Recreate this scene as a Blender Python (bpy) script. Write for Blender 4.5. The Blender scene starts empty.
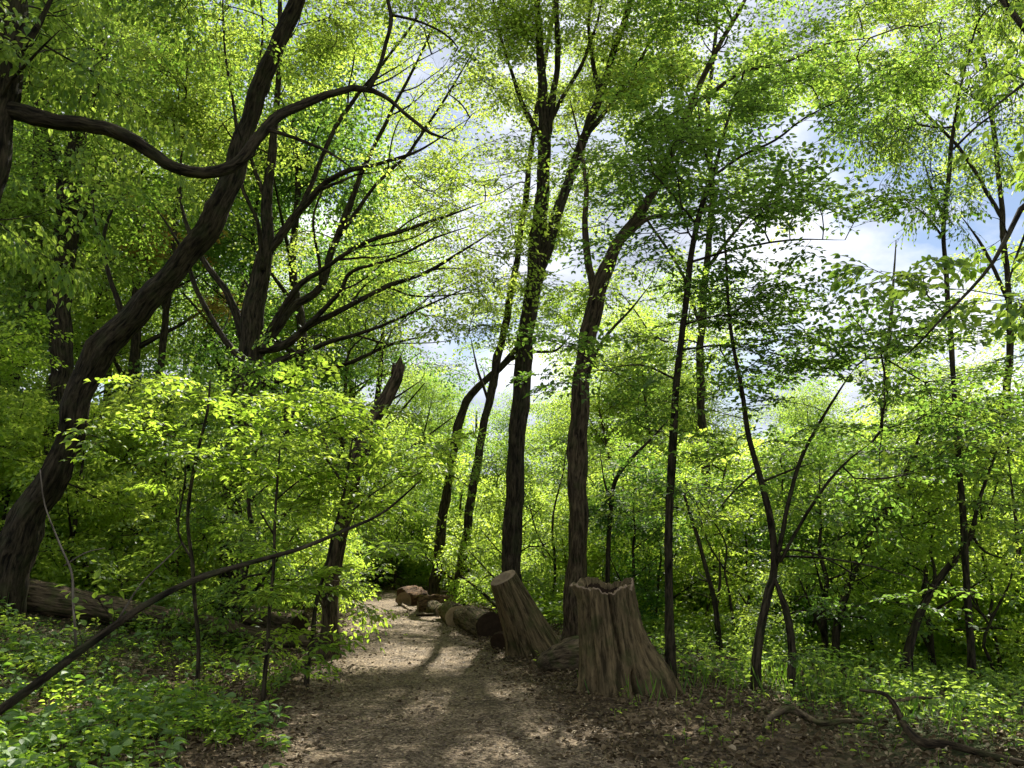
import bpy, math, random
import numpy as np

random.seed(7)
rng = np.random.default_rng(11)
scene = bpy.context.scene
COL = scene.collection
R = math.radians

# ------------------------------------------------------------------ camera model
W, H = 1024, 768
FPX = 773.0
PITCH = R(12.0)
CAMZ = 1.62
SP, CP = math.sin(PITCH), math.cos(PITCH)
SUN_AZ = R(9.0)       # to the right of straight ahead (+Y)
SUN_EL = R(50.0)


def ray(px, py):
    a = (px - 512) / FPX
    b = (384 - py) / FPX
    return np.array([a, CP - b * SP, SP + b * CP])


def P(px, py, y):
    d = ray(px, py)
    t = y / d[1]
    return np.array([d[0] * t, y, CAMZ + d[2] * t]), t


# ------------------------------------------------------------------ terrain
def path_cx(y):
    y = np.asarray(y, float)
    return 0.62 - 0.176 * y - 0.0045 * np.maximum(0, y - 24) ** 2


def path_hw(y):
    return 1.28 + 0.0 * np.asarray(y, float)


def ground_h(x, y):
    x = np.asarray(x, float)
    y = np.asarray(y, float)
    c = path_cx(y)
    l = np.maximum(0, (c - 2.6) - x)
    r = np.maximum(0, x - (c + 4.6))
    lf = 1 / (1 + np.exp(-(y - 9) / 1.6))
    hl = lf * (0.20 * l + 0.012 * l * l) / (1 + 0.03 * l)
    hr = -(0.13 * r) / (1 + 0.02 * r) * (1 / (1 + np.exp(-(y - 9) / 2.5)))
    bump = 0.035 * np.sin(1.7 * x + 0.6 * y) * np.sin(1.1 * y - 0.8 * x) + 0.02 * np.sin(4.1 * x + 1) * np.sin(3.3 * y)
    edge = np.clip((np.abs(x - c) - 1.0) / 1.0, 0, 1)
    crown = -0.03 * np.clip(1 - ((x - c) / 1.5) ** 2, 0, 1)
    far = 0.02 * np.maximum(0, y - 27)
    return hl + hr + bump * (0.15 + edge) + crown + far


def G(px, py):
    d = ray(px, py)
    t0 = 2.0
    t = 2.0
    while t < 120:
        p = np.array([0, 0, CAMZ]) + d * t
        if p[2] < ground_h(p[0], p[1]):
            lo, hi = t0, t
            for _ in range(20):
                m = .5 * (lo + hi)
                q = np.array([0, 0, CAMZ]) + d * m
                if q[2] < ground_h(q[0], q[1]):
                    hi = m
                else:
                    lo = m
            q = np.array([0, 0, CAMZ]) + d * hi
            return q
        t0 = t
        t += 0.15
    return np.array([0, 0, CAMZ]) + d * 30


def gz(x, y):
    return float(ground_h(x, y))


# ------------------------------------------------------------------ node helpers
def new_mat(name):
    m = bpy.data.materials.new(name)
    m.use_nodes = True
    nt = m.node_tree
    nt.nodes.clear()
    return m, nt


class N:
    def __init__(s, nt):
        s.nt = nt

    def __call__(s, typ, inp=None, **kw):
        n = s.nt.nodes.new(typ)
        for k, v in kw.items():
            setattr(n, k, v)
        if inp:
            for k, v in inp.items():
                if hasattr(v, 'is_linked') or isinstance(v, bpy.types.NodeSocket):
                    s.nt.links.new(v, n.inputs[k])
                else:
                    n.inputs[k].default_value = v
        return n


def ramp(n, fac, stops, interp='LINEAR'):
    r = n('ShaderNodeValToRGB', {'Fac': fac})
    cr = r.color_ramp
    cr.interpolation = interp
    while len(cr.elements) < len(stops):
        cr.elements.new(0.5)
    for e, (p, c) in zip(cr.elements, stops):
        e.position = p
        e.color = (*c, 1)
    return r.outputs['Color']


def leaf_mat(name, c1, c2, t1, t2, rough=.5, spec=.28, mixf=.55):
    """thin leaf: reflected colour between c1 and c2, transmitted colour between t1 and t2"""
    m, nt = new_mat(name)
    n = N(nt)
    at = n('ShaderNodeAttribute', attribute_name='tint')
    oi = n('ShaderNodeObjectInfo')
    f1 = n('ShaderNodeMath', {0: oi.outputs['Random'], 1: .5, 2: -.25}, operation='MULTIPLY_ADD')
    f = n('ShaderNodeMath', {0: at.outputs['Fac'], 1: f1.outputs[0]}, operation='ADD', use_clamp=True).outputs[0]
    col = n('ShaderNodeMix', {'Factor': f, 'A': (*c1, 1), 'B': (*c2, 1)}, data_type='RGBA')
    tr = n('ShaderNodeMix', {'Factor': f, 'A': (*t1, 1), 'B': (*t2, 1)}, data_type='RGBA')
    # fix sockets by RGBA names
    for nd, a, b in ((col, c1, c2), (tr, t1, t2)):
        nd.inputs[6].default_value = (*a, 1)
        nd.inputs[7].default_value = (*b, 1)
    pb = n('ShaderNodeBsdfPrincipled', {'Base Color': col.outputs[2], 'Roughness': rough, 'Specular IOR Level': spec})
    tb = n('ShaderNodeBsdfTranslucent', {'Color': tr.outputs[2]})
    mx = n('ShaderNodeMixShader', {0: mixf, 1: pb.outputs[0], 2: tb.outputs[0]})
    o = n('ShaderNodeOutputMaterial', {'Surface': mx.outputs[0]})
    return m


def bark_mat(name, dark, light, moss=None, scale=1.0, bump=1.0, mossamt=.5):
    m, nt = new_mat(name)
    n = N(nt)
    at = n('ShaderNodeAttribute', attribute_name='bk')
    mp = n('ShaderNodeMapping', {'Vector': at.outputs['Vector'], 'Scale': (26 * scale, 26 * scale, 4.5 * scale)})
    no = n('ShaderNodeTexNoise', {'Vector': mp.outputs[0], 'Scale': 1.0, 'Detail': 7, 'Roughness': .65, 'Distortion': .5})
    mp2 = n('ShaderNodeMapping', {'Vector': at.outputs['Vector'], 'Scale': (5, 5, 2.2)})
    no2 = n('ShaderNodeTexNoise', {'Vector': mp2.outputs[0], 'Scale': 1.0, 'Detail': 5})
    c = ramp(n, no.outputs['Fac'], [(.38, tuple(.6 * a for a in dark)), (.5, tuple(.5 * (a + b) for a, b in zip(dark, light))), (.64, tuple(1.25 * b for b in light))])
    c2 = n('ShaderNodeMix', {}, data_type='RGBA', blend_type='MULTIPLY')
    c2.inputs[0].default_value = .55
    nt.links.new(c, c2.inputs[6])
    nt.links.new(ramp(n, no2.outputs['Fac'], [(.3, (.45, .45, .45)), (.7, (1.25, 1.2, 1.15))]), c2.inputs[7])
    out = c2.outputs[2]
    if moss:
        geo = n('ShaderNodeNewGeometry')
        mno = n('ShaderNodeTexNoise', {'Vector': geo.outputs['Position'], 'Scale': 5, 'Detail': 5})
        mk = ramp(n, mno.outputs['Fac'], [(.5 - .0, (0, 0, 0)), (.68, (mossamt,) * 3)])
        c3 = n('ShaderNodeMix', {}, data_type='RGBA')
        nt.links.new(mk, c3.inputs[0])
        nt.links.new(out, c3.inputs[6])
        c3.inputs[7].default_value = (*moss, 1)
        out = c3.outputs[2]
    bp = n('ShaderNodeBump', {'Height': no.outputs['Fac'], 'Strength': bump, 'Distance': .05})
    pb = n('ShaderNodeBsdfPrincipled', {'Base Color': out, 'Roughness': .9, 'Specular IOR Level': .1, 'Normal': bp.outputs[0]})
    n('ShaderNodeOutputMaterial', {'Surface': pb.outputs[0]})
    return m


def cut_mat(name, a, b):
    m, nt = new_mat(name)
    n = N(nt)
    tc = n('ShaderNodeTexCoord')
    no = n('ShaderNodeTexNoise', {'Vector': tc.outputs['Object'], 'Scale': 9, 'Detail': 8, 'Roughness': .7})
    c = ramp(n, no.outputs['Fac'], [(.3, a), (.7, b)])
    bp = n('ShaderNodeBump', {'Height': no.outputs['Fac'], 'Strength': .5, 'Distance': .02})
    pb = n('ShaderNodeBsdfPrincipled', {'Base Color': c, 'Roughness': .9, 'Specular IOR Level': .08, 'Normal': bp.outputs[0]})
    n('ShaderNodeOutputMaterial', {'Surface': pb.outputs[0]})
    return m


M = {}
M['leaf_elm'] = leaf_mat('leaf_elm', (.06, .115, .014), (.105, .165, .02), (.38, .56, .05), (.62, .74, .12))
M['leaf_mid'] = leaf_mat('leaf_mid', (.035, .085, .02), (.08, .145, .03), (.25, .44, .04), (.54, .69, .09), spec=.35)
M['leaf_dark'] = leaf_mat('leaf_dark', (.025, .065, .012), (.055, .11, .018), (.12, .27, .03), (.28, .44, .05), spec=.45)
M['leaf_low'] = leaf_mat('leaf_low', (.05, .11, .016), (.11, .18, .02), (.40, .62, .04), (.70, .84, .11), rough=.45, spec=.35)
M['leaf_herb'] = leaf_mat('leaf_herb', (.07, .14, .03), (.15, .23, .06), (.20, .40, .03), (.36, .55, .05), rough=.5, spec=.4, mixf=.42)
M['leaf_rust'] = leaf_mat('leaf_rust', (.16, .07, .02), (.14, .13, .02), (.42, .17, .05), (.42, .36, .05))
M['bark_dark'] = bark_mat('bark_dark', (.012, .010, .006), (.060, .048, .029), moss=(.045, .055, .02), mossamt=.35)
M['bark_grey'] = bark_mat('bark_grey', (.045, .04, .034), (.16, .14, .12), moss=(.05, .06, .025), mossamt=.4)
M['bark_brown'] = bark_mat('bark_brown', (.02, .015, .009), (.105, .078, .046), moss=(.05, .06, .02), mossamt=.4)
M['wood_stump'] = bark_mat('wood_stump', (.055, .042, .020), (.150, .112, .056), moss=(.04, .048, .014), scale=.8, bump=.7, mossamt=.6)
M['wood_log'] = bark_mat('wood_log', (.04, .03, .018), (.165, .125, .075), moss=(.06, .075, .02), scale=.9, bump=.9, mossamt=.7)
M['wood_pale'] = bark_mat('wood_pale', (.10, .075, .05), (.32, .25, .17), scale=.9, bump=.8)
M['wood_rot'] = bark_mat('wood_rot', (.04, .024, .013), (.15, .088, .048), scale=1.1, bump=1.0)
M['cut_pale'] = cut_mat('cut_pale', (.20, .14, .065), (.36, .27, .14))
M['cut_grey'] = cut_mat('cut_grey', (.12, .085, .055), (.27, .20, .13))
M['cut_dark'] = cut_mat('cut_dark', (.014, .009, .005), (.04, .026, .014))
M['twig_pale'] = bark_mat('twig_pale', (.06, .05, .035), (.15, .13, .10), bump=.2)


def ground_mat():
    m, nt = new_mat('forest_floor')
    n = N(nt)
    geo = n('ShaderNodeNewGeometry')
    pos = geo.outputs['Position']
    v = n('ShaderNodeTexVoronoi', {'Vector': pos, 'Scale': 16, 'Randomness': 1})
    no = n('ShaderNodeTexNoise', {'Vector': pos, 'Scale': 3.0, 'Detail': 8, 'Roughness': .7})
    no2 = n('ShaderNodeTexNoise', {'Vector': pos, 'Scale': 40, 'Detail': 4, 'Roughness': .7})
    sep = n('ShaderNodeSeparateColor', {'Color': v.outputs['Color']})
    c1 = ramp(n, sep.outputs[0], [(0, (.04, .028, .013)), (.5, (.09, .065, .033)), (1, (.20, .15, .085))])
    c2 = ramp(n, no.outputs['Fac'], [(.35, (.45, .42, .4)), (.7, (1.1, 1.05, 1))])
    mx = n('ShaderNodeMix', {}, data_type='RGBA', blend_type='MULTIPLY')
    mx.inputs[0].default_value = 1
    nt.links.new(c1, mx.inputs[6]); nt.links.new(c2, mx.inputs[7])
    # patches of moss and low green away from the path
    no3 = n('ShaderNodeTexNoise', {'Vector': pos, 'Scale': .55, 'Detail': 6, 'Roughness': .65})
    at = n('ShaderNodeAttribute', attribute_name='green')
    ad = n('ShaderNodeMath', {0: no3.outputs['Fac'], 1: at.outputs['Fac']}, operation='ADD')
    gm = ramp(n, ad.outputs[0], [(.75, (0, 0, 0)), (1.0, (.75, .75, .75))])
    gcol = ramp(n, no2.outputs['Fac'], [(.3, (.022, .04, .01)), (.7, (.06, .10, .02))])
    m2 = n('ShaderNodeMix', {}, data_type='RGBA')
    nt.links.new(gm, m2.inputs[0]); nt.links.new(mx.outputs[2], m2.inputs[6]); nt.links.new(gcol, m2.inputs[7])
    hh = n('ShaderNodeMath', {0: v.outputs['Distance'], 1: no2.outputs['Fac']}, operation='ADD')
    bp = n('ShaderNodeBump', {'Height': hh.outputs[0], 'Strength': .9, 'Distance': .03})
    pb = n('ShaderNodeBsdfPrincipled', {'Base Color': m2.outputs[2], 'Roughness': .92, 'Specular IOR Level': .2, 'Normal': bp.outputs[0]})
    n('ShaderNodeOutputMaterial', {'Surface': pb.outputs[0]})
    return m


def path_mat():
    m, nt = new_mat('trodden_path')
    n = N(nt)
    geo = n('ShaderNodeNewGeometry')
    pos = geo.outputs['Position']
    v = n('ShaderNodeTexVoronoi', {'Vector': pos, 'Scale': 42, 'Randomness': 1})
    sep = n('ShaderNodeSeparateColor', {'Color': v.outputs['Color']})
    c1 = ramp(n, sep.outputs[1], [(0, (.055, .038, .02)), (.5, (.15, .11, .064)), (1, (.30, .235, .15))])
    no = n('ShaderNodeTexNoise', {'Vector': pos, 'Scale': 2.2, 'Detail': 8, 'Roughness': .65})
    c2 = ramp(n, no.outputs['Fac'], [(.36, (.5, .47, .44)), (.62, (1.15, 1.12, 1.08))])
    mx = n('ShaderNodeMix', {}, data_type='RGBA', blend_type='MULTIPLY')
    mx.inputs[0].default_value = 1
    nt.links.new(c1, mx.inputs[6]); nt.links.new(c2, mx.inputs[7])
    no2 = n('ShaderNodeTexNoise', {'Vector': pos, 'Scale': 30, 'Detail': 5, 'Roughness': .7})
    hh = n('ShaderNodeMath', {0: v.outputs['Distance'], 1: no2.outputs['Fac']}, operation='ADD')
    bp = n('ShaderNodeBump', {'Height': hh.outputs[0], 'Strength': .9, 'Distance': .018})
    pb = n('ShaderNodeBsdfPrincipled', {'Base Color': mx.outputs[2], 'Roughness': .9, 'Specular IOR Level': .25, 'Normal': bp.outputs[0]})
    n('ShaderNodeOutputMaterial', {'Surface': pb.outputs[0]})
    return m


def litter_mat(name, stops):
    m, nt = new_mat(name)
    n = N(nt)
    at = n('ShaderNodeAttribute', attribute_name='tint')
    c = ramp(n, at.outputs['Fac'], stops)
    pb = n('ShaderNodeBsdfPrincipled', {'Base Color': c, 'Roughness': .7, 'Specular IOR Level': .3})
    n('ShaderNodeOutputMaterial', {'Surface': pb.outputs[0]})
    return m


M['ground'] = ground_mat()
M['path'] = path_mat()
M['litter'] = litter_mat('dry_leaf', [(0, (.05, .034, .014)), (.4, (.115, .08, .036)), (.8, (.24, .18, .095)), (1, (.46, .39, .25))])
M['chips'] = litter_mat('wood_chip', [(0, (.06, .04, .02)), (.5, (.18, .13, .07)), (1, (.44, .36, .22))])


# ------------------------------------------------------------------ mesh accumulators
def make_mesh(name, verts, faces4, mats, mat_idx=None, smooth=None, tri=None, attrs=None):
    """faces4: (n,4) int array. tri: optional (m,3) array"""
    me = bpy.data.meshes.new(name)
    verts = np.asarray(verts, np.float32)
    nq = len(faces4)
    ntr = 0 if tri is None else len(tri)
    me.vertices.add(len(verts))
    me.vertices.foreach_set('co', verts.ravel())
    loops = np.asarray(faces4, np.int32).ravel()
    starts = np.arange(nq, dtype=np.int32) * 4
    tot = np.full(nq, 4, np.int32)
    if ntr:
        loops = np.concatenate([loops, np.asarray(tri, np.int32).ravel()])
        starts = np.concatenate([starts, nq * 4 + np.arange(ntr, dtype=np.int32) * 3])
        tot = np.concatenate([tot, np.full(ntr, 3, np.int32)])
    me.loops.add(len(loops))
    me.loops.foreach_set('vertex_index', loops)
    me.polygons.add(nq + ntr)
    me.polygons.foreach_set('loop_start', starts)
    me.polygons.foreach_set('loop_total', tot)
    for m in mats:
        me.materials.append(m)
    if mat_idx is not None:
        me.polygons.foreach_set('material_index', np.asarray(mat_idx, np.int32))
    if smooth is not None:
        me.polygons.foreach_set('use_smooth', np.broadcast_to(np.asarray(smooth, bool), (nq + ntr,)).copy())
    if attrs:
        for k, (typ, arr) in attrs.items():
            a = me.attributes.new(k, typ, 'POINT')
            a.data.foreach_set('value' if typ == 'FLOAT' else 'vector', np.asarray(arr, np.float32).ravel())
    me.update(calc_edges=True)
    me.validate()
    return me


def smooth_poly(pts, rad, step=.12):
    """Catmull-Rom through pts, resampled"""
    pts = np.asarray(pts, float); rad = np.asarray(rad, float)
    if len(pts) < 3:
        n = max(2, int(np.linalg.norm(pts[1] - pts[0]) / step))
        t = np.linspace(0, 1, n + 1)[:, None]
        return pts[0] * (1 - t) + pts[1] * t, rad[0] * (1 - t[:, 0]) + rad[1] * t[:, 0]
    q = np.vstack([2 * pts[0] - pts[1], pts, 2 * pts[-1] - pts[-2]])
    out, ro = [], []
    for i in range(1, len(q) - 2):
        L = np.linalg.norm(q[i + 1] - q[i])
        n = max(1, int(L / step))
        for k in range(n):
            t = k / n
            a, b, c, d = q[i - 1], q[i], q[i + 1], q[i + 2]
            out.append(.5 * ((2 * b) + (-a + c) * t + (2 * a - 5 * b + 4 * c - d) * t * t + (-a + 3 * b - 3 * c + d) * t ** 3))
            ro.append(rad[i - 1] * (1 - t) + rad[i] * t)
    out.append(pts[-1]); ro.append(rad[-1])
    return np.array(out), np.array(ro)


def vnoise(p, f, seed=0):
    """cheap smooth pseudo noise in -1..1 for arrays (...,3)"""
    p = np.asarray(p) * f
    s = seed * 1.37
    return (np.sin(p[..., 0] * 1.3 + p[..., 1] * .7 + s) * np.sin(p[..., 1] * 1.1 - p[..., 2] * 1.7 + 2 * s) +
            np.sin(p[..., 2] * 1.9 + p[..., 0] * .9 + 3 * s) * np.sin(p[..., 0] * 2.3 - p[..., 1] * 1.9 + s) * .6) / 1.6


class Acc:
    def __init__(s):
        s.v = []; s.f = []; s.t = []; s.fm = []; s.tm = []; s.bk = []; s.n = 0; s.tint = []; s.fs = []

    def tube(s, pts, rad, sides=8, mi=0, rough=0.0, cap=True, flare=0.0, ridges=0, wob=0.0, seed=0, capmi=None):
        pts = np.asarray(pts, float).copy(); rad = np.asarray(rad, float)
        wob = wob * .45
        n = len(pts)
        if wob:
            L = np.concatenate([[0], np.cumsum(np.linalg.norm(np.diff(pts, axis=0), axis=1))])
            for k in range(3):
                pts[:, k] += wob * rad * (np.sin(L * 2.9 + seed * 3 + k * 2) + .6 * np.sin(L * 6.7 + seed + k)) * np.clip(L / .5, 0, 1)
        tan = np.gradient(pts, axis=0)
        tan /= np.linalg.norm(tan, axis=1)[:, None] + 1e-9
        ref = np.array([0, 1, 0.0]) if abs(tan[0][1]) < .8 else np.array([1.0, 0, 0])
        u = np.zeros_like(pts)
        c = np.cross(tan[0], ref); u[0] = c / np.linalg.norm(c)
        for i in range(1, n):
            c = u[i - 1] - tan[i] * np.dot(u[i - 1], tan[i])
            u[i] = c / (np.linalg.norm(c) + 1e-9)
        w = np.cross(tan, u)
        a = np.arange(sides) / sides * 2 * math.pi
        ca, sa = np.cos(a), np.sin(a)
        r = rad[:, None] * np.ones((1, sides))
        L = np.concatenate([[0], np.cumsum(np.linalg.norm(np.diff(pts, axis=0), axis=1))])
        ph = seed * 1.7
        if rough:
            r *= 1 + rough * (np.sin(a[None] * 3 + L[:, None] * 1.7 + ph) * .5 + np.sin(a[None] * 5 - L[:, None] * 3.1 + ph * 2) * .35 + np.sin(a[None] * 9 + L[:, None] * 7 + ph) * .2
                              + rng.normal(0, .22, r.shape))
        if rough and sides >= 12:
            for _k in range(int(L[-1] / .7) + 1):
                Lk, ak, wk_ = rng.uniform(0, L[-1]), rng.uniform(0, 6.28), rng.uniform(.05, .16)
                da = (a[None] - ak + math.pi) % (2 * math.pi) - math.pi
                r *= 1 + rng.uniform(.08, .3) * np.exp(-((L[:, None] - Lk) / wk_) ** 2) * np.exp(-(da / .6) ** 2)
            r *= 1 + .05 * np.sin(L[:, None] * 2.1 + ph) + .035 * np.sin(L[:, None] * 5.3 + ph * 3)
        if flare:
            fl = np.exp(-L / (rad[0] * 1.7))[:, None]
            r *= 1 + flare * fl * (.55 + .45 * np.sin(a[None] * 5 + ph) + .25 * np.sin(a[None] * 3 + ph * 2))
        ring = pts[:, None] + r[..., None] * (ca[None, :, None] * u[:, None] + sa[None, :, None] * w[:, None])
        v = ring.reshape(-1, 3)
        bk = np.stack([ca[None] * rad[:, None], sa[None] * rad[:, None], np.broadcast_to(L[:, None], r.shape)], -1).reshape(-1, 3) + seed * .77
        i = np.arange(n - 1)[:, None] * sides
        j = np.arange(sides)[None]
        j2 = (j + 1) % sides
        f = np.stack([i + j, i + j2, i + sides + j2, i + sides + j], -1).reshape(-1, 4) + s.n
        s.v.append(v); s.bk.append(bk); s.f.append(f); s.fm.append(np.full(len(f), mi)); s.fs.append(np.ones(len(f), bool))
        base = s.n
        s.n += len(v)
        if cap:
            for e, row in ((0, 0), (1, n - 1)):
                cidx = s.n
                s.v.append(pts[row][None]); s.bk.append(np.array([[0, 0, L[row]]])); s.n += 1
                k = np.arange(sides); k2 = (k + 1) % sides
                o = base + row * sides
                t = np.stack([o + k, o + k2, np.full(sides, cidx)], -1)
                if e == 0:
                    t = t[:, ::-1]
                s.t.append(t); s.tm.append(np.full(sides, mi if capmi is None else capmi))

    def segs(s, p0, p1, r0, r1, mi=0, sides=3):
        """many independent prisms"""
        p0 = np.asarray(p0); p1 = np.asarray(p1)
        m = len(p0)
        if not m:
            return
        d = p1 - p0
        d /= np.linalg.norm(d, axis=1)[:, None] + 1e-9
        ref = np.where(np.abs(d[:, 2:3]) < .9, np.array([[0, 0, 1.0]]), np.array([[1.0, 0, 0]]))
        u = np.cross(d, ref); u /= np.linalg.norm(u, axis=1)[:, None] + 1e-9
        w = np.cross(d, u)
        a = np.arange(sides) / sides * 2 * math.pi
        off = np.cos(a)[None, :, None] * u[:, None] + np.sin(a)[None, :, None] * w[:, None]
        ra = np.broadcast_to(np.asarray(r0, float), (m,)); rb = np.broadcast_to(np.asarray(r1, float), (m,))
        v = np.concatenate([p0[:, None] + off * ra[:, None, None], p1[:, None] + off * rb[:, None, None]], 1).reshape(-1, 3)
        b = (np.arange(m) * 2 * sides)[:, None]
        k = np.arange(sides)[None]; k2 = (k + 1) % sides
        f = np.stack([b + k, b + k2, b + sides + k2, b + sides + k], -1).reshape(-1, 4) + s.n
        s.v.append(v); s.bk.append(v.copy()); s.f.append(f); s.fm.append(np.full(len(f), mi)); s.fs.append(np.ones(len(f), bool))
        s.n += len(v)

    def leaves(s, pos, dirn, nrm, size, tint, mi=0, kind=6, wid=.6, fold=.12):
        pos = np.asarray(pos)
        m = len(pos)
        if not m:
            return
        d = dirn / (np.linalg.norm(dirn, axis=1)[:, None] + 1e-9)
        b = np.cross(nrm, d); b /= np.linalg.norm(b, axis=1)[:, None] + 1e-9
        nn = np.cross(d, b)
        if kind == 4:
            T = np.array([[0, 0, 0], [.42, .5 * wid, fold * .5], [1, 0, -.05], [.42, -.5 * wid, fold * .5]])
            F = np.array([[0, 3, 2, 1]])
        elif kind == 6:
            T = np.array([[0, 0, 0], [.22, .42 * wid, fold * .8], [.62, .42 * wid, fold], [1, 0, -.08], [.62, -.42 * wid, fold], [.22, -.42 * wid, fold * .8]])
            F = np.array([[0, 3, 2, 1], [0, 5, 4, 3]])
        else:   # 10: ovate leaf with a midrib and a drooping tip
            L_ = [(.10, .26, .5), (.27, .46, .9), (.5, .46, 1.), (.72, .30, .6), (.9, .11, .1)]
            T = np.array([[0, 0, 0]] + [[a_, b_ * wid, fold * c_ - .10 * a_ * a_] for a_, b_, c_ in L_] + [[1.08, 0, -.17]] +
                         [[a_, -b_ * wid, fold * c_ - .10 * a_ * a_] for a_, b_, c_ in L_[::-1]] + [[.27, 0, -.01], [.6, 0, -.04]])
            F = np.array([[0, 12, 2, 1], [12, 13, 3, 2], [13, 5, 4, 3], [13, 6, 6, 5][:2] + [6, 5], [0, 11, 10, 12], [12, 10, 9, 13], [13, 9, 8, 7], [13, 7, 6, 6]])
            F = np.array([[0, 12, 2, 1], [12, 13, 3, 2], [13, 5, 4, 3], [13, 7, 6, 5], [0, 11, 10, 12], [12, 10, 9, 13], [13, 9, 8, 7]])
        sz = np.broadcast_to(np.asarray(size, float), (m,))
        v = pos[:, None] + sz[:, None, None] * (T[None, :, 0:1] * d[:, None] + T[None, :, 1:2] * b[:, None] + T[None, :, 2:3] * nn[:, None])
        v = v.reshape(-1, 3)
        f = (np.arange(m) * len(T))[:, None, None] + F[None]
        f = f.reshape(-1, 4) + s.n
        s.v.append(v); s.bk.append(np.repeat(tint, len(T))[:, None] * np.ones((1, 3)))
        s.f.append(f); s.fm.append(np.full(len(f), mi)); s.fs.append(np.zeros(len(f), bool))
        s.n += len(v)

    def build(s, name, mats, leafy=False):
        v = np.concatenate(s.v); f = np.concatenate(s.f) if s.f else np.zeros((0, 4), int)
        mi = [np.concatenate(s.fm)] if s.fm else []
        sm = [np.concatenate(s.fs)] if s.fs else []
        tri = None
        if s.t:
            tri = np.concatenate(s.t); mi.append(np.concatenate(s.tm)); sm.append(np.zeros(len(tri), bool))
        bk = np.concatenate(s.bk)
        at = {'bk': ('FLOAT_VECTOR', bk)}
        if leafy:
            at['tint'] = ('FLOAT', bk[:, 0])
        return make_mesh(name, v, f, mats, np.concatenate(mi), np.concatenate(sm), tri, at)


def link(name, me, parent=None, loc=(0, 0, 0)):
    o = bpy.data.objects.new(name, me)
    COL.objects.link(o)
    o.location = loc
    if parent is not None:
        o.parent = parent
    return o


def tag(o, label=None, cat=None, group=None, kind=None):
    if label: o['label'] = label
    if cat: o['category'] = cat
    if group: o['group'] = group
    if kind: o['kind'] = kind
    return o


def empty(name, loc, label, cat, group=None):
    o = bpy.data.objects.new(name, None)
    o.empty_display_size = .2
    COL.objects.link(o)
    o.location = loc
    return tag(o, label, cat, group)


# ------------------------------------------------------------------ leaf spray templates
def spray_template(seed, nlat=5, leaves_per=5, flat=.25, droop=.1):
    g = random.Random(seed)
    pos, dr, nm, s0, s1 = [], [], [], [], []

    def twig(p, d, L, n, lvl):
        p = np.array(p, float); d = np.array(d, float)
        q = p.copy()
        k = n
        st = L / k
        side = g.choice((-1, 1))
        for i in range(k):
            d2 = d + np.array([g.gauss(0, .08), g.gauss(0, .12), g.gauss(-droop * .5, .06)])
            d2 /= np.linalg.norm(d2)
            nq = q + d2 * st
            s0.append(q.copy()); s1.append(nq.copy())
            q = nq; d = d2
            side = -side
            lat = np.array([-d[1], d[0], 0]) * side
            ld = d * .65 + lat * .8 + np.array([0, 0, g.gauss(-droop, .25)])
            pos.append(q + lat * .01); dr.append(ld)
            nm.append(np.array([g.gauss(0, flat), g.gauss(0, flat), 1.0]))
            if lvl == 0 and i >= 0 and i < k - 1:
                twig(q, d * .7 + lat * .75 + np.array([0, 0, g.gauss(0, .12)]), L * (.62 - .3 * i / k) * g.uniform(.8, 1.2), max(2, int(leaves_per * (1 - .4 * i / k))), 1)
        pos.append(q.copy()); dr.append(d + np.array([0, 0, -droop])); nm.append(np.array([g.gauss(0, flat), g.gauss(0, flat), 1.0]))
    twig([0, 0, 0], [1, 0, 0], 1.0, nlat, 0)
    return [np.array(x) for x in (pos, dr, nm, s0, s1)]


TPL = {}
TPL['std'] = [spray_template(i, 5, 5, .38, .15) for i in range(6)]
TPL['flat'] = [spray_template(20 + i, 5, 5, .17, .08) for i in range(6)]
TPL['hang'] = [spray_template(40 + i, 5, 4, .5, .5) for i in range(6)]
TPL['far'] = [spray_template(60 + i, 4, 4, .5, .2) for i in range(6)]
TPL['near'] = [spray_template(80 + i, 5, 4, .3, .3) for i in range(6)]
KL = {k: np.mean([len(t[0]) for t in v]) for k, v in TPL.items()}


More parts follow.
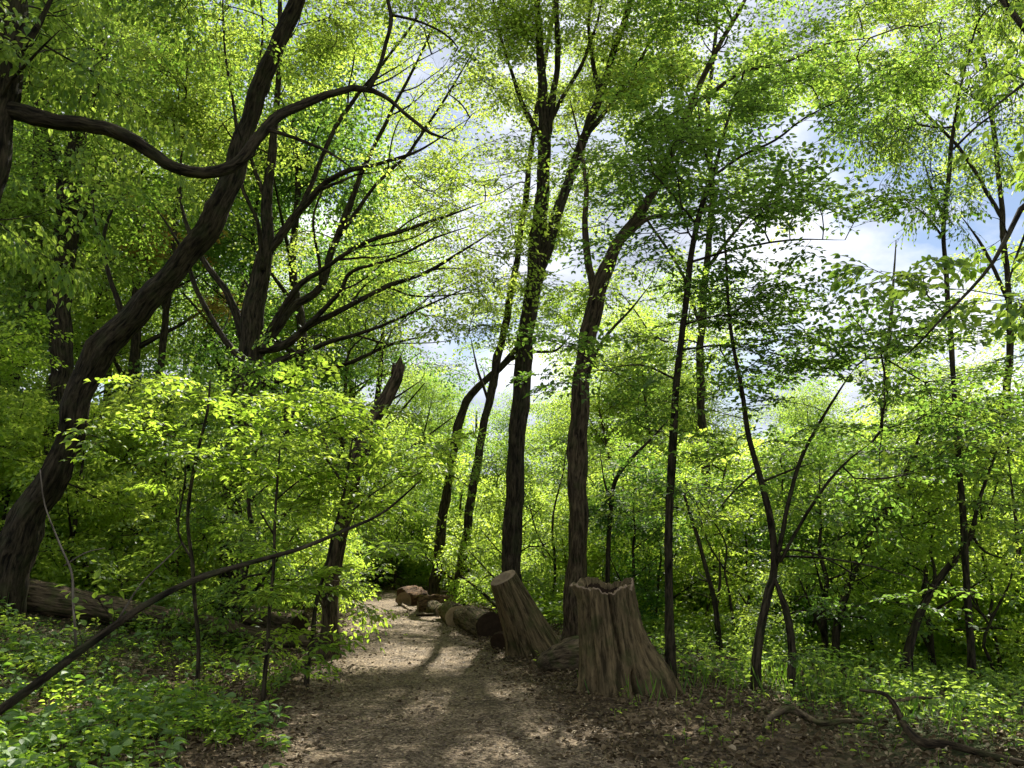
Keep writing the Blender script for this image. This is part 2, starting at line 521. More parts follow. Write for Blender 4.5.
def put_sprays(acc, base, out, size, leaf, tpl='std', mi_leaf=0, mi_wood=1, kind=6, tw_r=.0025, wid=.6, tilt=.25, twigs=True, tintc=None, fold=.12):
    """base (m,3) attach ends, out (m,3) directions"""
    m = len(base)
    if not m:
        return
    out = out / (np.linalg.norm(out, axis=1)[:, None] + 1e-9)
    up = np.array([[0, 0, 1.0]]) + rng.normal(0, tilt, (m, 3))
    v = np.cross(up, out); v /= np.linalg.norm(v, axis=1)[:, None] + 1e-9
    w = np.cross(out, v)
    which = rng.integers(0, len(TPL[tpl]), m)
    sz = size * rng.uniform(.7, 1.3, m)
    if tintc is None:
        tintc = np.clip(rng.normal(.45, .22, m), 0, 1)
    for k, (tp, td, tn, s0, s1) in enumerate(TPL[tpl]):
        idx = np.where(which == k)[0]
        if not len(idx):
            continue
        B = np.stack([out[idx], v[idx], w[idx]], 1)    # (q,3,3) rows
        q = len(idx)
        pp = base[idx][:, None] + np.einsum('kc,qcx->qkx', tp, B) * sz[idx][:, None, None]
        dd = np.einsum('kc,qcx->qkx', td, B) + rng.normal(0, .12, (q, len(tp), 3))
        nn = np.einsum('kc,qcx->qkx', tn, B) + rng.normal(0, .12, (q, len(tp), 3))
        ls = leaf * rng.uniform(.6, 1.25, (q, len(tp)))
        ti = np.clip(tintc[idx][:, None] + rng.normal(0, .16, (q, len(tp))), 0, 1)
        acc.leaves(pp.reshape(-1, 3), dd.reshape(-1, 3), nn.reshape(-1, 3), ls.ravel(), ti.ravel(), mi_leaf, kind, wid, fold)
        if twigs:
            a = base[idx][:, None] + np.einsum('kc,qcx->qkx', s0, B) * sz[idx][:, None, None]
            b = base[idx][:, None] + np.einsum('kc,qcx->qkx', s1, B) * sz[idx][:, None, None]
            acc.segs(a.reshape(-1, 3), b.reshape(-1, 3), tw_r, tw_r * .8, mi_wood)


def connect(nodes, nrad, targets, acc, mi=1, r_tip=.0035, pen=.15, rmax=.05, seed=0):
    """Grow a branch tree from skeleton nodes to every target; returns the end direction at each target."""
    nodes = [np.asarray(nodes, float)]
    allp = nodes[0]
    par = [-1] * len(allp)
    depth = np.zeros(len(allp))
    n0 = len(allp)
    T = np.asarray(targets, float)
    m = len(T)
    best = np.full(m, 1e9); bi = np.zeros(m, int)
    cost = np.zeros(m)

    def upd(ids, pts, dep):
        nonlocal best, bi
        d = np.linalg.norm(T[:, None] - pts[None], axis=2) + pen * dep[None]
        # branches prefer to rise or run outward rather than drop
        d += .35 * np.maximum(0, pts[None, :, 2] - T[:, None, 2])
        j = np.argmin(d, 1); dm = d[np.arange(m), j]
        b = dm < best
        best = np.where(b, dm, best); bi = np.where(b, ids[j], bi)
    for c in range(0, len(allp), 400):
        ids = np.arange(c, min(c + 400, len(allp)))
        upd(ids, allp[ids], depth[ids])
    sd_ = np.zeros_like(allp)
    sd_[1:] = allp[1:] - allp[:-1]
    ln = np.linalg.norm(sd_, axis=1)
    sd_ = np.where(((ln < .5) & (ln > 1e-6))[:, None], sd_ / (ln[:, None] + 1e-9), 0)
    DIR = [v for v in sd_]
    done = np.zeros(m, bool)
    P_ = [p for p in allp]; D_ = list(depth); tip = np.zeros(m, int)
    for it in range(m):
        k = int(np.argmin(np.where(done, 1e9, best)))
        done[k] = True
        a = P_[bi[k]]; b = T[k]
        L = np.linalg.norm(b - a)
        ns = int(max(1, min(7, round(L / .25))))
        prev = bi[k]
        newp = []; newi = []
        ctrl = a + (DIR[bi[k]] * .42 + (b - a) / (L + 1e-9) * .2 + np.array([0, 0, .08])) * L + rng.normal(0, .05 * L, 3)
        last = a
        for q in range(1, ns + 1):
            t = q / ns
            p = (1 - t) ** 2 * a + 2 * t * (1 - t) * ctrl + t * t * b + (rng.normal(0, .012, 3) if q < ns else 0)
            dv = p - last; DIR.append(dv / (np.linalg.norm(dv) + 1e-9)); last = p
            P_.append(p); par.append(prev); D_.append(D_[prev] + L / ns)
            prev = len(P_) - 1
            newp.append(p); newi.append(prev)
        tip[k] = prev
        upd(np.array(newi), np.array(newp), np.array([D_[i] for i in newi]))
    par = np.array(par); Pn = np.array(P_)
    if len(Pn) > n0:
        cid = np.arange(n0, len(Pn))
        base = Pn.copy()
        for _ in range(4):
            sm = np.zeros_like(Pn); ct = np.zeros(len(Pn))
            np.add.at(sm, par[cid], Pn[cid]); np.add.at(ct, par[cid], 1)
            has = (ct[cid] > 0)
            c2 = cid[has]
            Pn[c2] = .4 * Pn[c2] + .3 * Pn[par[c2]] + .3 * sm[c2] / ct[c2][:, None]
        T[:] = Pn[tip]
    cnt = np.zeros(len(Pn))
    cnt[tip] += 1
    for i in range(len(Pn) - 1, n0 - 1, -1):
        cnt[par[i]] += cnt[i]
    ids = np.arange(n0, len(Pn))
    if len(ids):
        rr = np.minimum(r_tip * np.power(np.maximum(cnt, 1), .42), rmax)
        pr = par[ids]
        ra = np.where(pr < n0, rr[ids] * 1.1, np.minimum(rr[pr], rr[ids] * 1.5))
        acc.segs(Pn[pr], Pn[ids], ra, rr[ids], mi, sides=4)
    dirs = Pn[tip] - Pn[par[tip]]
    return dirs


def clump_points(c, r, n, lay=0.0):
    p = rng.normal(0, 1, (n, 3))
    p /= np.linalg.norm(p, axis=1)[:, None]
    p *= (rng.uniform(0, 1, n) ** (1 / 2.4))[:, None]
    k = max(3, int(n / 11))
    sub = p[:k] * r
    wgt = rng.uniform(.3, 1, k); wgt /= wgt.sum()
    q = c + sub[rng.choice(k, n, p=wgt)] + rng.normal(0, 1, (n, 3)) * np.minimum(np.array([.34, .34, .16]), np.array(r) * .5)
    if lay:
        q[:, 2] = np.round(q[:, 2] / lay) * lay + rng.normal(0, lay * .12, n) + .12 * np.sin(q[:, 0] * 1.3)
    return q


SUNV = np.array([math.sin(SUN_AZ) * math.cos(SUN_EL), math.cos(SUN_AZ) * math.cos(SUN_EL), math.sin(SUN_EL)])
# openings in the canopy: (ground x, y, half width x, half width y, share of sprays left)
GAPS = [(-4.0, 6.6, 2.5, 2.3, .08), (-4.3, 10, 1.6, 1.6, .3), (.9, 7.3, 1.0, .4, .25), (-.8, 9.2, 1.0, .55, .25), (-1.6, 12.4, 1.1, 1.1, .3), (-2.5, 17, 1.1, 2.2, .3), (8.5, 17, 7.5, 6.5, .15), (3.2, 12.5, 2, 1.6, .3), (-.5, 6.8, 1.3, .6, .15), (-1.3, 8.2, .7, .45, .2), (-8, 17, 5, 6, .35)]


def sun_gap(T, kmin=0, hmin=3.0):
    h = T[:, 2]
    gx = T[:, 0] - SUNV[0] / SUNV[2] * h
    gy = T[:, 1] - SUNV[1] / SUNV[2] * h
    keep = np.ones(len(T))
    for (x, y, a, b, k) in GAPS:
        m = ((gx - x) / a) ** 2 + ((gy - y) / b) ** 2 < 1 + .35 * np.sin(gx * 5) * np.sin(gy * 4)
        keep = np.where(m, np.minimum(keep, k), keep)
    keep = np.maximum(kmin, np.where(h < hmin, 1, keep))
    return rng.uniform(0, 1, len(T)) < keep


def add_stubs(acc, sp, sr, n, org, mi=0):
    for _ in range(n):
        i = int(rng.uniform(.15, .9) * (len(sp) - 1))
        t = sp[min(i + 1, len(sp) - 1)] - sp[i]
        t /= np.linalg.norm(t) + 1e-9
        o = rng.normal(0, 1, 3); o -= t * o.dot(t); o /= np.linalg.norm(o)
        L = rng.uniform(.12, .7); r0 = min(sr[i] * .35, .025) * rng.uniform(.5, 1)
        p = [sp[i], sp[i] + (o * .8 + t * .5) * L * .5, sp[i] + (o * .8 + t * .5) * L * .5 + (o * .6 + t * .7 + rng.normal(0, .3, 3)) * L * .5]
        q, qr = smooth_poly(p, [r0, r0 * .7, r0 * .3], .06)
        acc.tube(q - org, qr, 5, mi, rough=.1)


def px_limb(spec, dflt):
    pts, rad = [], []
    for s in spec:
        px, py, w = s[0], s[1], s[2]
        d = s[3] if len(s) > 3 else dflt
        if d is None:
            d = dflt
        p, t = P(px, py, d)
        pts.append(p); rad.append(w * t / FPX / 2)
    return np.array(pts), np.array(rad)


ALLTREES = []


def pixel_tree(name, label, cat, d, trunk, limbs=(), blobs=(), leaf=.07, mat='leaf_mid', bark='bark_dark', tpl='std', spray=.55,
               sides=14, kind=4, group=None, flare=.55, wob=.25, rough=.1, lay=0.0, wid=.6, tilt=.25, base_ground=True, pen=.15,
               tipr=.0035, leafk=1.1, gapmin=0, wk=.86, lwk=.8, extra_crown=None, cap_mat=None, bare=False, upbias=.15, minz=None, maxn=1500, gap=True, dens=1.25, nsub=2, trunk_name='trunk'):
    leaf = leaf * leafk
    tp, tr = px_limb(trunk, d)
    tr = tr * wk
    if base_ground:
        b = tp[0].copy()
        z = gz(b[0], b[1])
        tp = np.vstack([[b[0], b[1], z - .12], tp]) if b[2] > z + .1 else tp
        if len(tp) > len(tr):
            tr = np.concatenate([[tr[0] * 1.08], tr])
        tp[0][2] = z - .12
    org = np.array([tp[0][0], tp[0][1], gz(tp[0][0], tp[0][1])])
    root = empty(name, org, label, cat, group)
    sp, sr = smooth_poly(tp, tr)
    acc = Acc()
    sd = rng.integers(0, 90)
    mats = [M[bark]] + ([M[cap_mat]] if cap_mat else [])
    acc.tube(sp - org, sr, sides, 0, rough=rough, flare=flare, wob=wob, seed=sd, capmi=1 if cap_mat else None)
    if sides >= 14:
        add_stubs(acc, sp, sr, int(sides * .6), org)
    link(trunk_name, acc.build(trunk_name, mats), root)
    nodes = [sp[int(len(sp) * .35):]] if limbs or blobs else [sp]
    nr = []
    for L in limbs:
        lp, lr = px_limb(L, d)
        lr = lr * lwk
        lr[-1] *= .35
        lp, lr = smooth_poly(lp, lr)
        a = Acc()
        jit = rng.normal(0, 1, (len(lp), 3)); jit = (jit + np.roll(jit, 1, 0) + np.roll(jit, 2, 0) + np.roll(jit, 3, 0)) * .5
        lp = lp + jit * lr[:, None] * .16 * np.clip(np.arange(len(lp)) / 4, 0, 1)[:, None]
        a.tube(lp - org, lr, max(6, sides - 4), 0, rough=rough * .9, wob=wob * 1.2, seed=rng.integers(0, 90))
        if sides >= 16:
            add_stubs(a, lp, lr, 3 + len(lp) // 14, org)
        link('limb', a.build('limb', [M[bark]]), root)
        nodes.append(lp)
    nodes = np.concatenate(nodes)
    if blobs:
        T = []; 
        for bl in blobs:
            px, py, rx, ry, bd, dd, cov = bl[:7]
            c, t = P(px, py, bd)
            r = np.array([rx * t / FPX, dd, ry * t / FPX])
            lp2 = (leaf * FPX / t) ** 2 * (.42 * wid / .6) * .62
            n = int(cov * dens * math.pi * rx * ry / (lp2 * KL[tpl]))
            n = max(3, min(n, maxn))
            T.append(clump_points(c, r, n, lay))
        T = np.concatenate(T)
        zg = ground_h(T[:, 0], T[:, 1])
        T[:, 2] = np.maximum(T[:, 2], zg + .35)
        if gap:
            T = T[sun_gap(T, gapmin)]
        a = Acc()
        dirs = connect(nodes, None, T, a, mi=1, r_tip=tipr, pen=pen)
        dirs = dirs / (np.linalg.norm(dirs, axis=1)[:, None] + 1e-9)
        out = dirs + rng.normal(0, .25, dirs.shape)
        out[:, 2] = out[:, 2] * .45 + upbias * .3
        # clumps of lighter and darker leaves
        tc = np.clip(.45 + .28 * vnoise(T, 1.1, sd) + rng.normal(0, .1, len(T)), 0, 1)
        for q in range(nsub):
            an = 0 if q == 0 else (1.2 if q % 2 else -1.2) + rng.normal(0, .3, len(T))
            o2 = np.stack([out[:, 0] * np.cos(an) - out[:, 1] * np.sin(an), out[:, 0] * np.sin(an) + out[:, 1] * np.cos(an), out[:, 2]], -1)
            put_sprays(a, T, o2, spray, leaf, tpl, 0, 1, kind, tw_r=.0022 if d < 9 else .003, wid=wid, tilt=tilt, tintc=tc)
        a.v = [x - org for x in a.v]
        link('crown', a.build('crown', [M[mat], M[bark]], True), root)
    ALLTREES.append(root)
    return root


exec_order = []

# ================================================================== SETTING
def build_ground():
    xs = np.concatenate([-np.geomspace(30, 300, 12)[::-1], np.arange(-29.5, -6, .6), np.arange(-6, 8, .11), np.arange(8, 30, .6), np.geomspace(30, 300, 12)])
    ys = np.concatenate([-np.geomspace(3, 200, 14)[::-1], np.arange(-2.5, 3, .4), np.arange(3, 18, .11), np.arange(18, 45, .5), np.geomspace(45, 400, 14)])
    X, Y = np.meshgrid(xs, ys, indexing='ij')
    Xc = np.clip(X, -40, 40); Yc = np.clip(Y, -5, 60)
    Z = ground_h(Xc, Yc)
    near = (np.abs(X) < 9) & (Y < 19) & (Y > 2)
    Z = Z + np.where(near, rng.normal(0, .007, Z.shape), 0)
    V = np.stack([X, Y, Z], -1).reshape(-1, 3)
    ny = len(ys)
    i = np.arange(len(xs) - 1)[:, None] * ny; j = np.arange(ny - 1)[None]
    F = np.stack([i + j, i + ny + j, i + ny + j + 1, i + j + 1], -1).reshape(-1, 4)
    c = path_cx(np.clip(Y, 0, 60))
    off = X - c
    green = np.clip((np.abs(off) - 2.0) / 5, 0, .5) + np.where((off > 0) & (Y > 12), .25, 0) * np.clip((off - 2.2) / 2, 0, 1) + np.clip((Y - 25) / 20, 0, .2)
    me = make_mesh('ground', V, F, [M['ground']], None, True, None, {'green': ('FLOAT', green.ravel())})
    tag(link('ground', me), 'brown forest floor of earth and leaf litter', None, None, 'structure')
    # path sheet
    ys = np.arange(1.0, 46, .12)
    us = np.linspace(-1, 1, 25)
    V = []
    for y in ys:
        c = float(path_cx(y)); hw = float(path_hw(y))
        l = hw * (1 + .10 * math.sin(y * 1.3) + .06 * math.sin(y * 3.7 + 1)) + (.35 if y < 9 else .35 * math.exp(-(y - 9)))
        r = hw * (1 + .10 * math.sin(y * 1.1 + 2) + .06 * math.sin(y * 4.1)) + .15
        for u in us:
            x = c + (u * l if u < 0 else u * r)
            V.append((x, y, 0))
    V = np.array(V)
    ed = np.tile(1 - np.abs(us), len(ys))
    V[:, 2] = ground_h(V[:, 0], V[:, 1]) + np.where(ed < .01, -.03, .012) + rng.normal(0, .003, len(V)) + .012 * np.sin(V[:, 0] * 3 + 1) * np.sin(V[:, 1] * 1.7)*.5
    nu = len(us)
    i = np.arange(len(ys) - 1)[:, None] * nu; j = np.arange(nu - 1)[None]
    F = np.stack([i + j, i + j + 1, i + nu + j + 1, i + nu + j], -1).reshape(-1, 4)
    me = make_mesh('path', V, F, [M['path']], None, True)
    tag(link('path', me), 'trodden wood chip path running away between the trees', None, None, 'structure')


build_ground()


def scatter(n, xr, yr, dens=None):
    x = rng.uniform(*xr, n)
    y = yr[0] + (yr[1] - yr[0]) * rng.uniform(0, 1, n) ** 1.5
    if dens is not None:
        k = rng.uniform(0, 1, n) < dens(x, y)
        x, y = x[k], y[k]
    return x, y


def build_litter():
    # dead leaves off the path
    def dens(x, y):
        off = np.abs(x - path_cx(y))
        patch = .55 + .45 * np.sin(x * 1.7 + 1) * np.sin(y * 1.3)
        vis = np.abs(x) < .75 * y + 1.5
        return np.where(vis, np.clip((off - .75) / .9, .04, 1) * (.5 + .5 * patch), 0)
    x, y = scatter(150000, (-11, 11), (4.0, 22), dens)
    a = Acc()
    m = len(x)
    z = ground_h(x, y) + rng.uniform(.006, .035, m)
    th = rng.uniform(0, 2 * math.pi, m)
    d = np.stack([np.cos(th), np.sin(th), rng.normal(0, .25, m)], -1)
    nm = np.stack([rng.normal(0, .4, m), rng.normal(0, .4, m), np.ones(m)], -1)
    a.leaves(np.stack([x, y, z], -1), d, nm, rng.uniform(.02, .085, m) * rng.uniform(.6, 1.0, m), np.clip(rng.beta(1.1, 2.2, m), 0, 1), 0, 6, .65, .3)
    tag(link('leaf_litter', a.build('leaf_litter', [M['litter']], True)), 'dry brown fallen leaves lying on the forest floor', 'leaf litter', None, 'stuff')
    x, y = scatter(130000, (-6, 4), (4.0, 24), lambda x, y: np.clip(1.35 - np.abs(x - path_cx(y) - .15) / 1.5, 0, 1))
    a = Acc(); m = len(x)
    z = ground_h(x, y) + rng.uniform(.012, .022, m)
    th = rng.uniform(0, 2 * math.pi, m)
    d = np.stack([np.cos(th), np.sin(th), rng.normal(0, .12, m)], -1)
    nm = np.stack([rng.normal(0, .3, m), rng.normal(0, .3, m), np.ones(m)], -1)
    a.leaves(np.stack([x, y, z], -1), d, nm, rng.uniform(.012, .045, m) + (rng.uniform(0, 1, m) > .97) * .03, np.clip(rng.beta(1.3, 2.6, m), 0, 1), 0, 4, .5, .1)
    tag(link('wood_chips', a.build('wood_chips', [M['chips']], True)), 'small tan wood chips strewn over the path', 'wood chips', None, 'stuff')


build_litter()


def herb_field(name, label, x, y, hmin, hmax, leaf, mat, nleaf=6, kind=6, wid=.62, cat='ground cover', stems=True):
    a = Acc()
    m = len(x)
    z = ground_h(x, y)
    hgt = rng.uniform(hmin, hmax, m)
    lean = rng.normal(0, .22, (m, 2))
    base = np.stack([x, y, z], -1)
    top = base + np.stack([lean[:, 0] * hgt, lean[:, 1] * hgt, hgt], -1)
    if stems:
        a.segs(base, top, .003, .002, 0)
        a.bk[-1] = np.full_like(a.bk[-1], .3)
    k = nleaf
    tt = rng.uniform(.35, 1, (m, k))
    pos = base[:, None] + (top - base)[:, None] * tt[..., None]
    th = rng.uniform(0, 2 * math.pi, (m, k))
    d = np.stack([np.cos(th), np.sin(th), rng.normal(.05, .28, (m, k))], -1)
    nm = np.stack([rng.normal(0, .35, (m, k)), rng.normal(0, .35, (m, k)), np.ones((m, k))], -1)
    pos = pos + d * .02
    sz = leaf * rng.uniform(.5, 1.3, (m, k))
    tint = np.clip(rng.normal(.45, .25, (m, 1)) + rng.normal(0, .12, (m, k)), 0, 1)
    a.leaves(pos.reshape(-1, 3), d.reshape(-1, 3), nm.reshape(-1, 3), sz.ravel(), tint.ravel(), 0, kind, wid, .14)
    return tag(link(name, a.build(name, [M[mat]], True)), label, cat, None, 'stuff')


# left foreground green carpet
def dl(x, y):
    off = path_cx(y) - x
    e = np.clip((off - 1.3 - .35 * np.sin(y * 2.3) - .3 * np.sin(x * 5 + y * 4)) / 1.5, 0, 1)
    clump = .62 + .5 * np.sin(x * 2.1 + y) * np.sin(y * 1.7 + 1.3)
    bare = 1 - .88 * np.exp(-(((x + 3.9 + .25*(y-9)) / 1.5) ** 2 + ((y - 9.8) / 1.1) ** 2))
    far = np.clip(1.15 - (y - 8.2) / 4, .12, 1)
    return np.clip(e * clump * bare * far, 0, 1)


x, y = scatter(11500, (-9.5, -.5), (4.6, 14), dl)
hs = rng.uniform(0, 1, len(x)) < .35
herb_field('ground_cover', 'broad leaved green plants carpeting the lower left foreground', x[hs], y[hs], .08, .38, .092, 'leaf_herb', 7, 10, .7)
herb_field('ground_cover', 'small leaved green plants growing between the broad leaved ones at lower left', x[~hs], y[~hs], .05, .30, .065, 'leaf_low', 9, 6, .5)


def dr(x, y):
    off = x - path_cx(y)
    e = np.clip((off - (2.7 + .5 * np.maximum(0, 9.6 - y)) - .35 * np.sin(y * 1.9 + x)) / 1.6, 0, 1)
    return e * (.6 + .4 * np.sin(x * 1.9) * np.sin(y * 2.3))


x, y = scatter(13000, (.5, 14), (5.0, 19), dr)
herb_field('undergrowth', 'bright green weeds and seedlings along the right bank', x, y, .06, .40, .075, 'leaf_mid', 6, 6)
# thin scatter of seedlings everywhere on the verge
x, y = scatter(2600, (-9, 7), (5, 22), lambda x, y: np.where(np.abs(x - path_cx(y)) > 1.7, .7, .01))
herb_field('seedlings', 'scattered small seedlings poking through the leaf litter', x, y, .03, .14, .055, 'leaf_low', 4, 6)
# hillside on the left, further
x, y = scatter(16000, (-28, -3), (12.5, 36), lambda x, y: np.where(path_cx(y) - x > 2.6, .5 + .4 * np.sin(x * .9) * np.sin(y * .7), 0))
herb_field('hillside_weeds', 'low green weeds covering the shaded slope on the left', x, y, .15, .5, .13, 'leaf_mid', 6, 4)
x, y = scatter(16000, (-3, 34), (16, 42), lambda x, y: np.where(x - path_cx(y) > 2.2, .75, 0))
herb_field('valley_weeds', 'tall green weeds on the valley floor beyond the bank', x, y, .2, .7, .14, 'leaf_low', 6, 4)


# grass tufts on the right bank
def grass():
    a = Acc()
    cs = [G(790, 690), G(815, 690), G(735, 690), G(645, 695), G(845, 700), G(905, 720), G(330, 570)]
    ps = []
    for c in cs:
        for _ in range(70):
            ps.append([c[0] + random.gauss(0, .35), c[1] + random.gauss(.2, .45)])
    ps = np.array(ps); m = len(ps)
    z = ground_h(ps[:, 0], ps[:, 1])
    th = rng.uniform(0, 6.28, m)
    d = np.stack([np.cos(th) * .45, np.sin(th) * .45, np.ones(m)], -1)
    nm = np.stack([np.cos(th), np.sin(th), rng.uniform(-.4, .2, m)], -1)
    a.leaves(np.column_stack([ps, z]), d, nm, rng.uniform(.12, .34, m), rng.uniform(0, .5, m), 0, 6, .035, .01)
    tag(link('grass', a.build('grass', [M['leaf_mid']], True)), 'thin tufts of long grass on the bank right of the stumps', 'grass', None, 'stuff')


grass()

# ================================================================== MAIN TREES
BL = 'bark_dark'
# corner tree whose long limb crosses the top left
pixel_tree('corner_tree', 'grey barked tree at the left edge sending a long dark limb across the top left', 'tree', 8.2,
    [(-105, 640, 62), (-75, 450, 50), (-35, 260, 44), (-8, 150, 42), (6, 60, 36), (12, 0, 32), (14, -80, 26), (20, -200, 16), (35, -330, 8)],
    limbs=[[(-12, 150, 30), (-5, 112, 26), (45, 119, 21), (80, 122, 20, 8.3), (115, 133, 19, 8.4), (145, 150, 18, 8.5), (175, 167, 17, 8.6), (205, 173, 17, 8.7), (232, 166, 16, 8.8),
            (258, 140, 15, 8.9), (280, 115, 13, 9), (310, 102, 12, 9.1), (345, 90, 10, 9.2), (362, 88, 9, 9.3), (385, 97, 6, 9.3), (410, 118, 5, 9.2), (432, 134, 4, 9.2), (456, 141, 2, 9.2)],
           [(368, 90, 7, 9.3), (381, 62, 6, 9.3), (391, 25, 6, 9.3), (388, 0, 5, 9.3), (382, -40, 4, 9.3), (390, -110, 2, 9.3)],
           [(391, 15, 4, 9.3), (415, 20, 3, 9.3), (442, 32, 3, 9.3), (458, 48, 2, 9.3), (450, 62, 1.5, 9.3)],
           [(270, 130, 6, 8.9), (296, 138, 5, 8.9), (328, 152, 4, 8.8), (356, 171, 2, 8.8)],
           [(2, 72, 14), (22, 48, 11), (38, 24, 8), (52, -4, 6), (70, -50, 4)],
           [(0, 110, 8), (8, 85, 5, 8), (30, 60, 4, 7.8), (60, 30, 3, 7.6)]],
    blobs=[(45, 55, 75, 60, 8.0, 1.0, .55), (110, 95, 60, 40, 8.6, .8, .35), (40, 170, 50, 45, 8.2, .8, .35), (-60, -60, 160, 100, 8.2, 2.0, .6), (150, -70, 150, 60, 9, 1.6, .5), (400, -90, 60, 40, 9.3, 1, .4), (5, 250, 45, 60, 8.8, .8, .45)],
    leaf=.085, mat='leaf_mid', bark='bark_dark', tpl='hang', spray=.5, kind=10, sides=18, wk=.8, lwk=.72)

# big leaning tree
pixel_tree('leaning_tree', 'thick dark tree leaning right from the lower left corner behind the fallen log', 'tree', 11.5,
    [(-2, 612, 50, 12), (14, 560, 46, 12), (36, 505, 40, 11.9), (62, 455, 36, 11.8), (80, 400, 34, 11.6), (98, 356, 35, 11.5), (120, 328, 34, 11.4), (152, 298, 32, 11.3), (185, 258, 30, 11.2), (212, 218, 29, 11.1),
     (234, 178, 27, 11), (247, 125, 24, 10.9), (262, 78, 22, 10.8), (283, 35, 20, 10.7), (300, -10, 18, 10.6), (318, -70, 14, 10.5), (345, -160, 8, 10.3)],
    limbs=[[(124, 318, 8), (112, 285, 6), (104, 250, 5), (106, 225, 4), (118, 200, 3)],
           [(105, 248, 4), (96, 225, 3), (92, 190, 2)]],
    blobs=[(320, -80, 150, 70, 10.5, 2.0, .5), (210, 30, 60, 40, 10.9, 1.2, .25), (290, 60, 45, 35, 10.8, 1, .2), (100, 190, 40, 30, 11, .8, .25)],
    leaf=.075, mat='leaf_mid', tpl='std', sides=26, kind=6, rough=.16, wob=.25, wk=.74)

# fan tree
fan = [
    [(247, 345, 18), (226, 292, 11), (206, 264, 9), (190, 232, 7), (180, 190, 5), (184, 120, 4), (190, 40, 3), (196, -40, 2)],
    [(240, 360, 12), (214, 322, 9), (196, 290, 8), (187, 262, 6), (172, 232, 4), (150, 200, 3)],
    [(268, 205, 9), (252, 160, 6), (250, 110, 5), (262, 40, 4), (258, -30, 2)],
    [(262, 262, 14), (288, 226, 13), (318, 190, 11), (345, 172, 9, 14.6), (378, 164, 6, 14.4), (420, 150, 4, 14.2), (470, 118, 2.5, 14)],
    [(300, 212, 9), (315, 175, 8, 15.3), (340, 120, 7, 15.4), (378, 70, 5, 15.5), (415, 20, 4, 15.6), (440, -30, 3, 15.6)],
    [(258, 350, 15), (285, 345, 13, 14.8), (310, 325, 11, 14.6), (345, 308, 9, 14.4), (380, 290, 8, 14.2), (430, 270, 6, 14), (470, 246, 4, 13.8), (508, 222, 3, 13.6)],
    [(268, 335, 12), (295, 290, 10, 14.8), (325, 268, 8, 14.6), (360, 245, 7, 14.4), (410, 228, 6, 14.2), (450, 215, 4, 14), (485, 202, 3, 13.9)],
    [(260, 355, 14, 15.4), (290, 310, 13, 15.6), (318, 290, 13, 15.8), (335, 245, 12, 16), (352, 200, 10, 16.2), (372, 150, 7, 16.3), (400, 95, 5, 16.4), (432, 30, 4, 16.5), (450, -30, 3, 16.5)],
    [(300, 332, 9, 14.6), (338, 295, 7, 14.2), (352, 272, 6, 14), (395, 258, 5, 13.8), (430, 240, 4, 13.7), (470, 226, 3, 13.6)],
    [(270, 365, 11, 14.6), (320, 345, 8, 14.2), (365, 332, 6, 13.9), (400, 318, 5, 13.7), (440, 300, 3, 13.6), (480, 282, 2, 13.5)],
    [(262, 270, 9, 14.8), (258, 225, 7, 14.6), (240, 180, 6, 14.5), (236, 120, 5, 14.4), (225, 50, 4, 14.4), (222, -30, 3, 14.4)],
    [(340, 235, 8, 16), (372, 190, 6, 16.2), (410, 150, 5, 16.3), (450, 90, 4, 16.4), (480, 40, 3, 16.5)],
    [(262, 385, 12, 15.4), (300, 375, 9, 15.6), (345, 365, 7, 15.7), (390, 345, 5, 15.8), (430, 335, 3, 15.9)],
]
gf = random.Random(21)
src = [f for f in fan]
for k_ in range(26):
    L_ = src[gf.choice((2, 3, 4, 5, 5, 6, 6, 7, 8, 9, 11, 12))]
    i_ = gf.randrange(1, len(L_) - 2)
    a_, b_ = L_[i_], L_[i_ + 1]
    t_ = gf.random()
    sx, sy = a_[0] + (b_[0] - a_[0]) * t_, a_[1] + (b_[1] - a_[1]) * t_
    w_ = (a_[2] * (1 - t_) + b_[2] * t_) * .55
    d0 = a_[3] if len(a_) > 3 else 15
    ux, uy = b_[0] - a_[0], b_[1] - a_[1]
    m_ = math.hypot(ux, uy); ux /= m_; uy /= m_
    sg = gf.choice((-1, 1)) * gf.uniform(.35, .75)
    vx, vy = ux * math.cos(sg) - uy * math.sin(sg), ux * math.sin(sg) + uy * math.cos(sg)
    LL = gf.uniform(60, 130)
    pts_ = [(sx, sy, w_, d0)]
    dd_ = d0
    for q_ in range(4):
        sx += vx * LL / 4 + gf.gauss(0, 3); sy += vy * LL / 4 + gf.gauss(0, 3)
        vx = .75 * vx + .25 * ux + .05; vy = .75 * vy + .25 * uy - .05
        dd_ += gf.gauss(0, .3)
        pts_.append((sx, sy, w_ * (.8 - .2 * q_), dd_))
    fan.append(pts_)
